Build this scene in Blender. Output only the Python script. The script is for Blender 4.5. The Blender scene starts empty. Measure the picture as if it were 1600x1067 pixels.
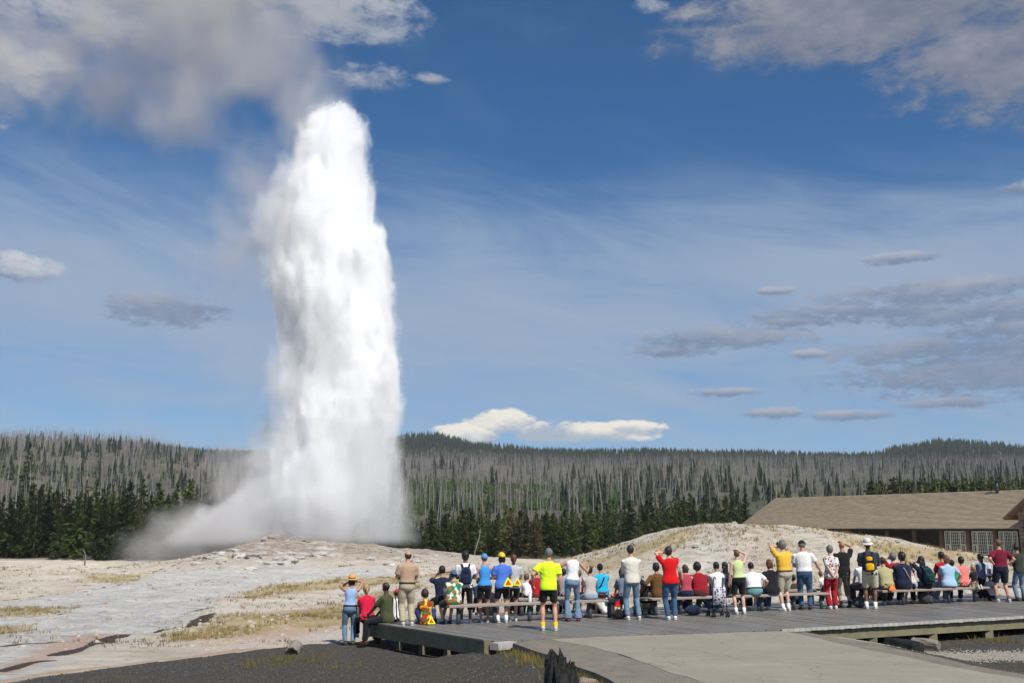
import bpy, math, random
import numpy as np
from mathutils import Vector, Matrix, Euler
random.seed(7); RNG = np.random.default_rng(11)
SC = bpy.context.scene
COL = SC.collection
R = math.radians

# ------------------------------------------------------------------ camera, sky, sun, exposure
CAM_Z = 2.15
PITCH = R(10.43)
FPX = 1600.0                                  # focal length in photograph pixels (1600 wide)
cam = bpy.data.cameras.new('camera'); cam_o = bpy.data.objects.new('camera', cam); COL.objects.link(cam_o)
cam.sensor_width = 36; cam.lens = 36; cam.clip_start = .1; cam.clip_end = 20000
cam_o.location = (0, 0, CAM_Z); cam_o.rotation_euler = (R(90) + PITCH, 0, 0)
SC.camera = cam_o
SUN_EL = R(50); SUN_DIR = Vector((.52, -.854, 0)).normalized()
SUN_V = Vector((SUN_DIR.x * math.cos(SUN_EL), SUN_DIR.y * math.cos(SUN_EL), math.sin(SUN_EL)))
sun = bpy.data.lights.new('sun', 'SUN'); sun.energy = 5.0; sun.angle = R(.53); sun.color = (1, .95, .87)
sun_o = bpy.data.objects.new('sun', sun); COL.objects.link(sun_o)
sun_o.rotation_euler = SUN_V.to_track_quat('Z', 'Y').to_euler()
SC.view_settings.view_transform = 'Standard'; SC.view_settings.look = 'None'
SC.view_settings.exposure = 0.0; SC.view_settings.gamma = 1
SC.cycles.max_bounces = 26; SC.cycles.diffuse_bounces = 4; SC.cycles.volume_bounces = 26
SC.cycles.transparent_max_bounces = 12; SC.cycles.caustics_reflective = False; SC.cycles.caustics_refractive = False
SC.render.film_transparent = False

# ------------------------------------------------------------------ node expression helper
class X:
    """a float socket of a node tree with arithmetic"""
    def __init__(s, t, k): s.t, s.k = t, k
    def _m(s, op, *a, clamp=False):
        n = s.t.nodes.new('ShaderNodeMath'); n.operation = op; n.use_clamp = clamp
        for i, v in enumerate((s,) + a):
            if isinstance(v, X): s.t.links.new(v.k, n.inputs[i])
            else: n.inputs[i].default_value = v
        return X(s.t, n.outputs[0])
    def __add__(s, o): return s._m('ADD', o)
    __radd__ = __add__
    def __sub__(s, o): return s._m('SUBTRACT', o)
    def __rsub__(s, o): return (s * -1) + o
    def __mul__(s, o): return s._m('MULTIPLY', o)
    __rmul__ = __mul__
    def __truediv__(s, o): return s._m('DIVIDE', o)
    def max(s, o): return s._m('MAXIMUM', o)
    def min(s, o): return s._m('MINIMUM', o)
    def pow(s, o): return s._m('POWER', o)
    def sqrt(s): return s._m('SQRT')
    def abs(s): return s._m('ABSOLUTE')
    def clamp(s): return s._m('ADD', 0.0, clamp=True)
    def gt(s, o): return s._m('GREATER_THAN', o)
    def smooth(s, a, b, lo=0.0, hi=1.0, kind='SMOOTHSTEP'):
        n = s.t.nodes.new('ShaderNodeMapRange'); n.interpolation_type = kind; n.clamp = True
        s.t.links.new(s.k, n.inputs[0])
        for i, v in enumerate((a, b, lo, hi)): n.inputs[1 + i].default_value = v
        return X(s.t, n.outputs[0])
    def curve(s, pts):
        """piecewise linear map of points (x, y), any range"""
        xs = [p[0] for p in pts]; ys = [p[1] for p in pts]
        x0, x1, y0, y1 = min(xs), max(xs), min(ys), max(ys)
        u = (s - x0) / (x1 - x0)
        n = s.t.nodes.new('ShaderNodeFloatCurve'); c = n.mapping.curves[0]
        q = sorted(((x - x0) / (x1 - x0), (y - y0) / max(y1 - y0, 1e-6)) for x, y in pts)
        c.points[0].location = q[0]; c.points[1].location = q[-1]
        for p in q[1:-1]: c.points.new(*p)
        for p in c.points: p.handle_type = 'AUTO'
        n.mapping.update(); s.t.links.new(u.k, n.inputs['Value'])
        return X(s.t, n.outputs[0]) * (y1 - y0) + y0
def noise(t, vec, scale=1.0, detail=4.0, rough=.55, sx=None, dist=0.0, off=None):
    v = vec
    if sx or off:
        m = t.nodes.new('ShaderNodeVectorMath'); m.operation = 'MULTIPLY_ADD'
        t.links.new(v, m.inputs[0]); m.inputs[1].default_value = sx or (1, 1, 1); m.inputs[2].default_value = off or (0, 0, 0); v = m.outputs[0]
    n = t.nodes.new('ShaderNodeTexNoise'); t.links.new(v, n.inputs['Vector'])
    n.inputs['Scale'].default_value = scale; n.inputs['Detail'].default_value = detail; n.inputs['Roughness'].default_value = rough
    n.inputs['Distortion'].default_value = dist
    return X(t, n.outputs[0])
def mix(t, f, a, b, out=True):
    n = t.nodes.new('ShaderNodeMix'); n.data_type = 'RGBA'
    for i, v in ((0, f), (6, a), (7, b)):
        if isinstance(v, X): t.links.new(v.k, n.inputs[i])
        elif hasattr(v, 'is_linked'): t.links.new(v, n.inputs[i])
        elif i == 0: n.inputs[0].default_value = v
        else: n.inputs[i].default_value = tuple(v) + (1,) if len(v) == 3 else v
    return n.outputs[2]
def xyz(t, sock):
    n = t.nodes.new('ShaderNodeSeparateXYZ'); t.links.new(sock, n.inputs[0]); return [X(t, o) for o in n.outputs]

def ray(px, py):
    a = Vector(((px - 800) / FPX, (533.5 - py) / FPX, -1))
    return Vector((a.x, -a.z * math.cos(PITCH) - a.y * math.sin(PITCH), -a.z * math.sin(PITCH) + a.y * math.cos(PITCH)))
def at(px, py, z=None, Y=None):
    """the place on the level z (or at the distance Y) that the photograph shows at a pixel"""
    d = ray(px, py); k = (z - CAM_Z) / d.z if Y is None else Y / d.y
    return Vector((d.x * k, d.y * k, CAM_Z + d.z * k))
def z_at(py, Y): return CAM_Z + Y * math.tan(math.atan((533.5 - py) / FPX) + PITCH)

# ------------------------------------------------------------------ world: sky with cirrus and cumulus
def build_world():
    w = bpy.data.worlds.new('World'); SC.world = w; w.use_nodes = True
    w.cycles.sampling_method = 'MANUAL'; w.cycles.sample_map_resolution = 256
    t = w.node_tree; bg = t.nodes['Background']
    sky = t.nodes.new('ShaderNodeTexSky'); sky.sky_type = 'NISHITA'; sky.sun_disc = False
    sky.sun_elevation = SUN_EL; sky.sun_rotation = math.atan2(SUN_DIR.x, SUN_DIR.y)
    sky.altitude = 2300; sky.air_density = 1.0; sky.dust_density = .3; sky.ozone_density = 2.2
    tc = t.nodes.new('ShaderNodeTexCoord'); g = tc.outputs['Generated']
    x, y, z = xyz(t, g)
    az = x._m('ARCTAN2', y)                                   # 0 ahead, + to the right
    el = z._m('ARCSINE')
    den = z.max(0.0) + .12
    cb = t.nodes.new('ShaderNodeCombineXYZ')                   # the cloud layer seen in perspective
    for i, c in enumerate((x / den, y / den)): t.links.new(c.k, cb.inputs[i])
    flat = cb.outputs[0]
    ca = t.nodes.new('ShaderNodeCombineXYZ')
    t.links.new(az.k, ca.inputs[0]); t.links.new(el.k, ca.inputs[1])
    ang = ca.outputs[0]
    def ael(px, py):
        d = ray(px, py).normalized(); return math.atan2(d.x, d.y), math.asin(d.z)
    # veil of cirrus, thick low in the sky, thin and streaky above
    n1 = noise(t, flat, .55, 6, .62, sx=(1, 2.0, 1), dist=.6)
    rot = t.nodes.new('ShaderNodeVectorRotate'); rot.rotation_type = 'Z_AXIS'; rot.inputs['Angle'].default_value = .22; t.links.new(ang, rot.inputs[0])
    n2 = noise(t, rot.outputs[0], 3.4, 6, .62, sx=(1, 4.5, 1), dist=.7, off=(3.1, 1.7, 0))
    band = el.curve([(-.2, .55), (0, .80), (.05, .70), (.10, .64), (.15, .74), (.21, .80), (.27, .64), (.33, .28), (.40, .04), (.6, -.06), (1.6, -.05)])
    lowslope = ((n1 - .5) * .7 + (n2 - .5) * 1.4) * el.smooth(.26, .42, 1, .35)
    veil = (band + lowslope * .8 - .02).smooth(.02, 1.0) * .92
    wisp = (noise(t, ang, 3.0, 5, .6, sx=(1, 1.8, 1), off=(8, 2, 0)) - .52).smooth(0, .25) * .16
    veil = veil.max(wisp)
    # the cumulus and stratus banks: (px, py, half width, half height)
    fine = noise(t, ang, 38, 9, .68, sx=(1, 1.7, 1), dist=.4); big = noise(t, ang, 13, 6, .6, sx=(1, 2.2, 1), off=(4, 9, 0), dist=.3)
    edge = (fine - .5) * 3.6 + (big - .5) * 3.4; soft_edge = (fine - .5) * 1.5 + (big - .5) * 3.2; tiny_edge = edge + (noise(t, ang, 70, 5, .65, sx=(1, 2.2, 1)) - .5) * 5.0
    def vm(op, u, v, w=None):
        n = t.nodes.new('ShaderNodeVectorMath'); n.operation = op
        for i, q in enumerate((u, v, w)):
            if q is None: continue
            if hasattr(q, 'is_linked'): t.links.new(q, n.inputs[i])
            else: n.inputs[i].default_value = q
        return n.outputs['Value' if op == 'DOT_PRODUCT' else 'Vector']
    def bank(ells, soft=1.2, lift=0.0, step=6.0, edge=edge):
        """cover of a group of elongated clouds and how far each point lies towards its lit top"""
        def near(dy):
            tot = None
            for (px, py, a, b) in ells:
                A, E = ael(px, py); E -= dy / FPX; a /= FPX; b /= FPX
                q = vm('MULTIPLY_ADD', ang, (1 / a, 1 / b, 0), (-A / a, -E / b, 0)); q = X(t, vm('DOT_PRODUCT', q, q))
                tot = q if tot is None else tot.min(q)
            return tot
        q = near(0); d = (1.0 - q.min(4.0) + edge + lift).smooth(-.1, soft)
        return d, (q.min(4.0) - near(step).min(4.0)) * -1.0
    tint = t.nodes.new('ShaderNodeVectorMath'); tint.operation = 'MULTIPLY'; t.links.new(sky.outputs[0], tint.inputs[0]); tint.inputs[1].default_value = (.40, .93, 1.25)   # clear mountain air
    col = tint.outputs[0]
    def over(c, d, dark, light, up, k=1.0, s0=-.8, s1=.9):
        sh = (up * .9 + (big - .5) * 2.8 + (fine - .5) * 1.5).smooth(s0, s1)
        return mix(t, d * k, c, mix(t, sh, dark, light))
    S = .078
    def c3(r, g_, b): return (r / S, g_ / S, b / S)
    col = mix(t, veil, col, c3(.335, .425, .565))
    d, u = bank([(1400, 0, 330, 72), (1550, 66, 150, 46), (1240, 40, 120, 45), (1750, 20, 300, 120)], 1.0, .40, 20, soft_edge)
    col = over(col, d, c3(.15, .185, .26), c3(.42, .42, .46), u, .96, -.9, 1.9)
    d, u = bank([(560, 25, 130, 40), (585, 120, 75, 22), (672, 122, 42, 12), (490, 10, 120, 55), (60, 25, 170, 40), (-200, 60, 260, 90), (1015, 8, 30, 14)], 1.2, .05, 12, soft_edge * .5 + edge * .5)
    col = over(col, d, c3(.24, .29, .37), c3(.47, .50, .56), u, .85)
    d, u = bank([(1460, 456, 130, 17), (1350, 488, 145, 15), (1550, 488, 130, 16), (1570, 512, 80, 13), (1480, 548, 120, 20), (1560, 580, 190, 27), (1430, 592, 90, 15), (1120, 530, 110, 15), (1060, 548, 60, 10), (1250, 500, 60, 9), (1212, 454, 25, 6), (1262, 552, 22, 6), (1700, 540, 160, 60),
                 (1400, 404, 50, 8), (1590, 293, 26, 8), (1490, 628, 60, 9), (1210, 645, 45, 7), (1330, 648, 60, 7), (1130, 612, 50, 6), (265, 484, 80, 20)], 1.8, .95, 5, tiny_edge)
    col = over(col, d, c3(.17, .235, .355), c3(.42, .45, .51), u, .9, -.5, 1.6)
    d, u = bank([(22, 417, 62, 21), (-120, 425, 80, 25)], 1.0, .15, 6)
    col = over(col, d, c3(.16, .22, .35), c3(.60, .63, .67), u, .85, -.5, .8)
    d, u = bank([(785, 661, 50, 19), (742, 676, 48, 15), (860, 674, 85, 16), (985, 668, 44, 11), (925, 675, 85, 14)], .7, .5, 5)
    col = over(col, d, c3(.40, .47, .56), c3(.92, .87, .76), u, .97, -.5, .6)
    # elsewhere the same kind of broken cloud goes on
    away = az.abs().smooth(.62, .9)
    gen = (noise(t, flat, .8, 7, .6, off=(1, 5, 0)) - .55).smooth(0, .12) * away * el.smooth(.0, .15) * .8
    col = mix(t, gen, col, c3(.40, .43, .48))
    t.links.new(col, bg.inputs[0]); bg.inputs[1].default_value = S
build_world()

# ------------------------------------------------------------------ mesh helpers
def tag(o, label=None, cat=None, group=None, kind=None):
    if label: o['label'] = label
    if cat: o['category'] = cat
    if group: o['group'] = group
    if kind: o['kind'] = kind
    return o
def link(name, me, mat=None, parent=None, loc=None, rz=None):
    if mat is not None and me is not None and not me.materials: me.materials.append(mat)
    o = bpy.data.objects.new(name, me); COL.objects.link(o)
    if parent is not None: o.parent = parent
    if loc is not None: o.location = loc
    if rz is not None: o.rotation_euler = (0, 0, rz)
    return o
def smooth_all(me): me.polygons.foreach_set('use_smooth', [True] * len(me.polygons)); return me
class MB:
    def __init__(s): s.v = []; s.f = []
    def add(s, v, f):
        n = len(s.v); s.v += [tuple(p) for p in v]; s.f += [tuple(i + n for i in q) for q in f]; return s
    def box(s, a, b, M=None, tap=1.0):
        x0, y0, z0 = a; x1, y1, z1 = b; cx, cy = (x0 + x1) / 2, (y0 + y1) / 2
        v = []
        for z, k in ((z0, 1), (z1, tap)):
            for x, y in ((x0, y0), (x1, y0), (x1, y1), (x0, y1)): v.append(Vector((cx + (x - cx) * k, cy + (y - cy) * k, z)))
        if M is not None: v = [M @ p for p in v]
        return s.add(v, [(3, 2, 1, 0), (4, 5, 6, 7), (0, 1, 5, 4), (1, 2, 6, 5), (2, 3, 7, 6), (3, 0, 4, 7)])
    def rings(s, rings, cap=True):
        n = len(rings[0]); v = [p for r in rings for p in r]; f = []
        for i in range(len(rings) - 1):
            for j in range(n):
                k = (j + 1) % n
                f.append((i * n + j, i * n + k, (i + 1) * n + k, (i + 1) * n + j))
        if cap:
            a = sum((Vector(p) for p in rings[0]), Vector()) / n; b = sum((Vector(p) for p in rings[-1]), Vector()) / n
            v += [a, b]; ia = len(v) - 2; ib = ia + 1; q = (len(rings) - 1) * n
            for j in range(n):
                k = (j + 1) % n
                f.append((k, j, ia)); f.append((q + j, q + k, ib))
        return s.add(v, f)
    def tube(s, pts, rad, n=8, ref=None, flat=1.0):
        pts = [Vector(p) for p in pts]
        if not hasattr(rad, '__len__'): rad = [rad] * len(pts)
        rs = []; ref = Vector(ref) if ref is not None else None
        d0 = (pts[-1] - pts[0])
        u = ref if ref is not None else (Vector((1, 0, 0)) if abs(d0.x) < .8 * d0.length else Vector((0, 0, 1)))
        for i, p in enumerate(pts):
            d = (pts[min(i + 1, len(pts) - 1)] - pts[max(i - 1, 0)])
            d = d.normalized() if d.length > 1e-6 else Vector((0, 0, 1))
            a = (u - d * u.dot(d)); a = a.normalized() if a.length > 1e-5 else d.orthogonal().normalized()
            b = d.cross(a); u = a; r = rad[i]
            rx, ry = r if hasattr(r, '__len__') else (r, r * flat)
            rs.append([p + a * (rx * math.cos(2 * math.pi * j / n)) + b * (ry * math.sin(2 * math.pi * j / n)) for j in range(n)])
        return s.rings(rs)
    def ell(s, c, r, M=None, nu=10, nv=7, fn=None):
        c = Vector(c); rs = []
        for i in range(1, nv):
            th = math.pi * i / nv; ring = []
            for j in range(nu):
                ph = 2 * math.pi * j / nu
                d = Vector((math.sin(th) * math.cos(ph), math.sin(th) * math.sin(ph), -math.cos(th)))
                k = fn(d) if fn else 1.0
                p = Vector((d.x * r[0], d.y * r[1], d.z * r[2])) * k
                ring.append(c + (M @ p if M is not None else p))
            rs.append(ring)
        n = nu; v = [p for q in rs for p in q]; f = []
        for i in range(len(rs) - 1):
            for j in range(n):
                k = (j + 1) % n; f.append((i * n + j, i * n + k, (i + 1) * n + k, (i + 1) * n + j))
        for sgn, base in ((-1, 0), (1, (len(rs) - 1) * n)):
            p = Vector((0, 0, sgn * r[2])) * (fn(Vector((0, 0, sgn))) if fn else 1.0)
            v.append(c + (M @ p if M is not None else p)); ia = len(v) - 1
            for j in range(n):
                k = (j + 1) % n
                f.append((k + base, j + base, ia) if sgn < 0 else (j + base, k + base, ia))
        return s.add(v, f)
    def mesh(s, name, smooth=False):
        me = bpy.data.meshes.new(name); me.from_pydata(s.v, [], s.f)
        if smooth: smooth_all(me)
        return me
    def build(s, name, mat=None, parent=None, smooth=False, loc=None, rz=None):
        return link(name, s.mesh(name, smooth), mat, parent, loc, rz)
def mesh_np(name, V, F, smooth=False):
    """V (n,3), F (m,k) arrays"""
    V = np.asarray(V, np.float32); F = np.asarray(F, np.int32); k = F.shape[1]
    me = bpy.data.meshes.new(name); me.vertices.add(len(V)); me.vertices.foreach_set('co', V.ravel())
    me.loops.add(F.size); me.loops.foreach_set('vertex_index', F.ravel())
    me.polygons.add(len(F)); me.polygons.foreach_set('loop_start', np.arange(len(F), dtype=np.int32) * k)
    me.polygons.foreach_set('use_smooth', np.full(len(F), smooth)); me.update(calc_edges=True); return me
def hash2(ix, iy, s):
    h = (ix.astype(np.int64) * 374761393 + iy.astype(np.int64) * 668265263 + s * 974634777) & 0x7fffffff
    h = ((h ^ (h >> 13)) * 1274126177) & 0x7fffffff
    return ((h ^ (h >> 16)) & 0xffff) / 65535.0
def vnoise(x, y, s=0):
    ix = np.floor(x); iy = np.floor(y); fx = x - ix; fy = y - iy; fx = fx * fx * (3 - 2 * fx); fy = fy * fy * (3 - 2 * fy)
    a = hash2(ix, iy, s); b = hash2(ix + 1, iy, s); c = hash2(ix, iy + 1, s); d = hash2(ix + 1, iy + 1, s)
    return (a + (b - a) * fx) * (1 - fy) + (c + (d - c) * fx) * fy
def fbm(x, y, s=0, o=4):
    t = 0; a = .5
    for i in range(o): t = t + a * (vnoise(x, y, s + i) - .5); x = x * 2.03 + 7.1; y = y * 2.03 + 3.3; a *= .5
    return t
def sst(x, a, b):
    t = np.clip((x - a) / (b - a), 0, 1); return t * t * (3 - 2 * t)
def in_poly(x, y, poly):
    ins = np.zeros(x.shape, bool); n = len(poly)
    for i in range(n):
        x0, y0 = poly[i]; x1, y1 = poly[(i + 1) % n]
        if y0 == y1: continue
        c = ((y0 > y) != (y1 > y)) & (x < (x1 - x0) * (y - y0) / (y1 - y0) + x0)
        ins ^= c
    return ins
def seg_dist(x, y, poly, close=True):
    d = np.full(x.shape, 1e9); n = len(poly)
    for i in range(n if close else n - 1):
        x0, y0 = poly[i]; x1, y1 = poly[(i + 1) % n]; dx, dy = x1 - x0, y1 - y0
        t = np.clip(((x - x0) * dx + (y - y0) * dy) / (dx * dx + dy * dy + 1e-9), 0, 1)
        d = np.minimum(d, np.hypot(x - x0 - t * dx, y - y0 - t * dy))
    return d

# ------------------------------------------------------------------ materials
def mat_new(name):
    m = bpy.data.materials.new(name); m.use_nodes = True; t = m.node_tree; b = t.nodes['Principled BSDF']; return m, t, b
def bump(t, b, h, k=.3, dist=.02):
    n = t.nodes.new('ShaderNodeBump'); n.inputs['Strength'].default_value = k; n.inputs['Distance'].default_value = dist
    t.links.new(h.k, n.inputs['Height']); t.links.new(n.outputs[0], b.inputs['Normal'])
def coord(t, kind='Object'):
    return t.nodes.new('ShaderNodeTexCoord').outputs[kind]
def rnd(t): return X(t, t.nodes.new('ShaderNodeObjectInfo').outputs['Random'])
_MC = {}
def plain(name, c, rough=.7, var=.12, scale=6, metal=0, bmp=.25, spec=.3, bdist=.01):
    """a colour with mottling, grain and a little change from object to object"""
    key = (name, c, rough)
    if key in _MC: return _MC[key]
    m, t, b = mat_new(name); g = coord(t)
    n = noise(t, g, scale, 6, .6); n2 = noise(t, g, scale * 6, 3, .6)
    f = (n - .5) * 2 * var * 1.6 + (n2 - .5) * var + (rnd(t) - .5) * var + 1.0
    v = t.nodes.new('ShaderNodeVectorMath'); v.operation = 'SCALE'; v.inputs[0].default_value = c[:3]; t.links.new(f.k, v.inputs['Scale'])
    t.links.new(v.outputs[0], b.inputs['Base Color']); b.inputs['Roughness'].default_value = rough; b.inputs['Metallic'].default_value = metal
    b.inputs['Specular IOR Level'].default_value = spec
    if bmp: bump(t, b, n * .5 + n2 * .5, bmp, bdist)
    _MC[key] = m; return m
def foliage(name, c, c2, trans=.25):
    m, t, b = mat_new(name); g = coord(t)
    n = noise(t, g, .9, 3, .6); r = rnd(t)
    f = ((n - .5) * 1.6 + (r - .5) * .9 + .5).clamp()
    t.links.new(mix(t, f, c, c2), b.inputs['Base Color']); b.inputs['Roughness'].default_value = .75; b.inputs['Specular IOR Level'].default_value = .15
    if trans:
        tr = t.nodes.new('ShaderNodeBsdfTranslucent'); tr.inputs[0].default_value = tuple(v * 1.3 for v in c2) + (1,)
        ms = t.nodes.new('ShaderNodeMixShader'); ms.inputs[0].default_value = trans
        t.links.new(b.outputs[0], ms.inputs[1]); t.links.new(tr.outputs[0], ms.inputs[2]); t.links.new(ms.outputs[0], t.nodes['Material Output'].inputs[0])
    return m
# ------------------------------------------------------------------ ground
GEY_Y = 95.0
def prof(pts, Y):
    q = [at(px, py, Y=Y) for px, py in pts]; return np.array([p.x for p in q]), np.array([p.z for p in q])
GX, GZ = prof([(150, 893), (215, 885), (260, 879), (300, 872), (350, 862), (400, 851), (425, 840), (440, 834), (455, 836), (475, 839), (500, 842), (560, 848), (650, 858), (720, 866), (800, 875), (900, 886)], GEY_Y)
RX, RZ = prof([(640, 908), (720, 900), (800, 890), (850, 880), (920, 862), (1000, 838), (1050, 824), (1100, 818), (1150, 819), (1250, 825), (1330, 834), (1420, 850), (1500, 866), (1600, 884), (1750, 900), (1900, 905)], 50.0)
PATH_IN = [tuple(at(px, py, 0)[:2]) for px, py in ((797, 1003), (862, 1022), (922, 1047), (985, 1075), (1060, 1130))] + [(2.0, 8), (1.4, -8), (9.7, -8), (10.6, 10)] + [tuple(at(px, py, 0)[:2]) for px, py in ((1680, 1062), (1540, 1040), (1450, 1019), (1350, 1000), (1262, 985.5))]
FRX, FRY = zip(*[tuple(at(px, py, 0)[:2]) for px, py in ((577, 972), (770, 1001), (1000, 991), (1220, 983), (1420, 972), (1600, 962), (1790, 951))])
def base_z(x, y):
    z = -.50 - .0075 * np.clip(y - 22, 0, 60)
    return z - .012 * np.clip(y - 108, 0, 200)
def gz(x, y):
    x = np.asarray(x, float); y = np.asarray(y, float)
    b = base_z(x, y)
    hg = np.clip(np.interp(x, GX, GZ - base_z(0, GEY_Y), left=0, right=0), 0, 9)
    d = y - GEY_Y; g = np.where(d < 0, np.exp(-(d / 19.0) ** 2), np.exp(-(d / 12.0) ** 2))
    z = b + hg * g
    hr = np.clip(np.interp(x, RX, RZ - base_z(0, 50.), left=0, right=0), 0, 9)
    d = y - 50.; g2 = np.where(d < 0, np.exp(-(d / 11.5) ** 2), np.exp(-(d / 17.0) ** 2))
    z = z + hr * g2
    open_ = sst(y, 29, 36) + sst(-x, 5, 9) * sst(y, 22, 27); open_ = np.clip(open_, 0, 1)
    z = z + open_ * (.42 * fbm(x / 6, y / 6, 3) + .24 * fbm(x / 1.3, y / 1.3, 5) + .10 * fbm(x / .5, y / .7, 6, 2))
    rough = hg * g / 2.6
    z = z + np.clip(rough, 0, 1) * (.85 * (np.abs(fbm(x / 3.2, y / 3.2, 9, 5)) - .1) + .55 * fbm(x / 1.6, y / 1.6, 12, 4))
    z = z + np.clip(hr * g2 / 2.5, 0, 1) * (.30 * fbm(x / 2.2, y / 3.0, 19, 4) + .12 * fbm(x / .6, y / .8, 23, 3))
    near = 1 - open_
    z = z + near * .05 * fbm(x / .8, y / .8, 8)
    ins = in_poly(x, y, PATH_IN); d = np.where(ins, 0, seg_dist(x, y, PATH_IN)); yf = np.interp(x, FRX, FRY)
    bank = (1 - sst(d, .15, 2.6)) * (1 - sst(y - yf, -.9, -.1)) * (y < 40)
    low = np.where(x < 2.5, -.14, -.10)
    return z * (1 - bank) + (low + .03 * fbm(x / .5, y / .5, 77)) * bank * near + z * bank * (1 - near)
PX = lambda pts, z=-.62: [tuple(at(px, py, z)[:2]) for px, py in pts]
GRAVEL = PX([(-80, 1094), (60, 1067), (180, 1052), (320, 1034), (400, 1023), (470, 1014), (540, 1011), (600, 1004), (680, 985), (1700, 962)]) + [(60, 14), (60, -60), (-40, -60), (-30, 10)]
GRASS = [PX(p) for p in (
    [(150, 893), (215, 897), (225, 902), (190, 910), (130, 905)], [(50, 943), (130, 946), (80, 957), (0, 962), (-60, 950)], [(-40, 974), (55, 978), (45, 990), (-40, 993)],
    [(360, 931), (420, 912), (520, 903), (620, 898), (700, 895), (640, 908), (560, 915), (480, 922), (400, 932)],
    [(300, 985), (330, 962), (440, 952), (540, 940), (560, 950), (500, 960), (480, 975), (420, 990), (300, 1010), (240, 1008), (260, 1000)],
    [(640, 905), (780, 898), (850, 888), (900, 885), (850, 905), (700, 925)], [(540, 925), (640, 915), (660, 930), (600, 945)],
    [(380, 968), (470, 955), (560, 945), (620, 960), (500, 985)])] + [[tuple(at(px, py, Y=yy_)[:2]) for px, py, yy_ in p] for p in (
    [(890, 868, 46), (960, 840, 47), (1040, 828, 48), (1115, 822, 50), (1085, 832, 45), (1000, 852, 42), (930, 872, 41)], [(1185, 826, 49), (1235, 830, 48), (1262, 862, 39), (1212, 850, 41)], [(990, 866, 37), (1065, 858, 38), (1072, 868, 36), (1010, 880, 34)], [(1300, 838, 47), (1480, 862, 46), (1600, 885, 45), (1480, 872, 42), (1340, 850, 43)])]
CHAN = PX([(-300, 985), (0, 936), (100, 924), (150, 915), (215, 903), (250, 895), (400, 891), (560, 891), (660, 893), (560, 900), (480, 905), (400, 914), (350, 930), (335, 950), (300, 972), (180, 1004), (60, 1067), (-100, 1110), (-400, 1110)])
STREAK = [(PX(p), w) for p, w in (
    ([(100, 1030), (125, 1022), (160, 1010), (170, 1004)], .30), ([(135, 1012), (150, 1005), (185, 1000)], .34), ([(165, 1004), (200, 997), (220, 995), (250, 987), (290, 984), (318, 968), (335, 958)], .16), ([(290, 980), (310, 966), (325, 962)], .30),
    ([(-40, 1020), (0, 1018), (60, 1014), (90, 1010)], .26), ([(5, 1057), (40, 1048), (60, 1043), (90, 1040)], .24), ([(60, 962), (110, 954), (170, 950)], .14), ([(300, 950), (335, 945)], .2),
    ([(190, 890), (230, 889)], .2), ([(230, 893), (330, 884)], .12), ([(0, 951), (60, 946)], .2), ([(200, 912), (330, 904)], .08), ([(60, 985), (90, 983)], .12), ([(0, 935), (100, 926), (200, 910)], .10))]
ORANGE = [(PX(p), w) for p, w in (([(92, 1028), (118, 1012), (140, 1004), (150, 998)], .45), ([(0, 1060), (40, 1045), (75, 1032)], .28), ([(70, 880), (90, 880)], .1), ([(-60, 1089), (60, 1064), (180, 1049), (320, 1031), (400, 1020)], .12))]
PINK = [PX(p) for p in ([(330, 1004), (350, 975), (420, 955), (540, 940), (610, 965), (560, 1000), (480, 1010), (400, 1020), (340, 1040)], [(440, 1000), (520, 975), (560, 985)])]
PALE = [PX(p) for p in ([(400, 1012), (470, 998), (560, 980), (560, 1000), (480, 1010)], [(215, 1045), (300, 1020), (400, 1015), (300, 1040)], [(180, 990), (260, 985), (230, 1005), (140, 1020)])]
def field(x, y, polys, soft):
    m = np.zeros(x.shape)
    for p in polys:
        d = seg_dist(x, y, p); s = np.where(in_poly(x, y, p), d, -d); m = np.maximum(m, np.clip(.5 + s / (2 * soft), 0, 1))
    return m
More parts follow.
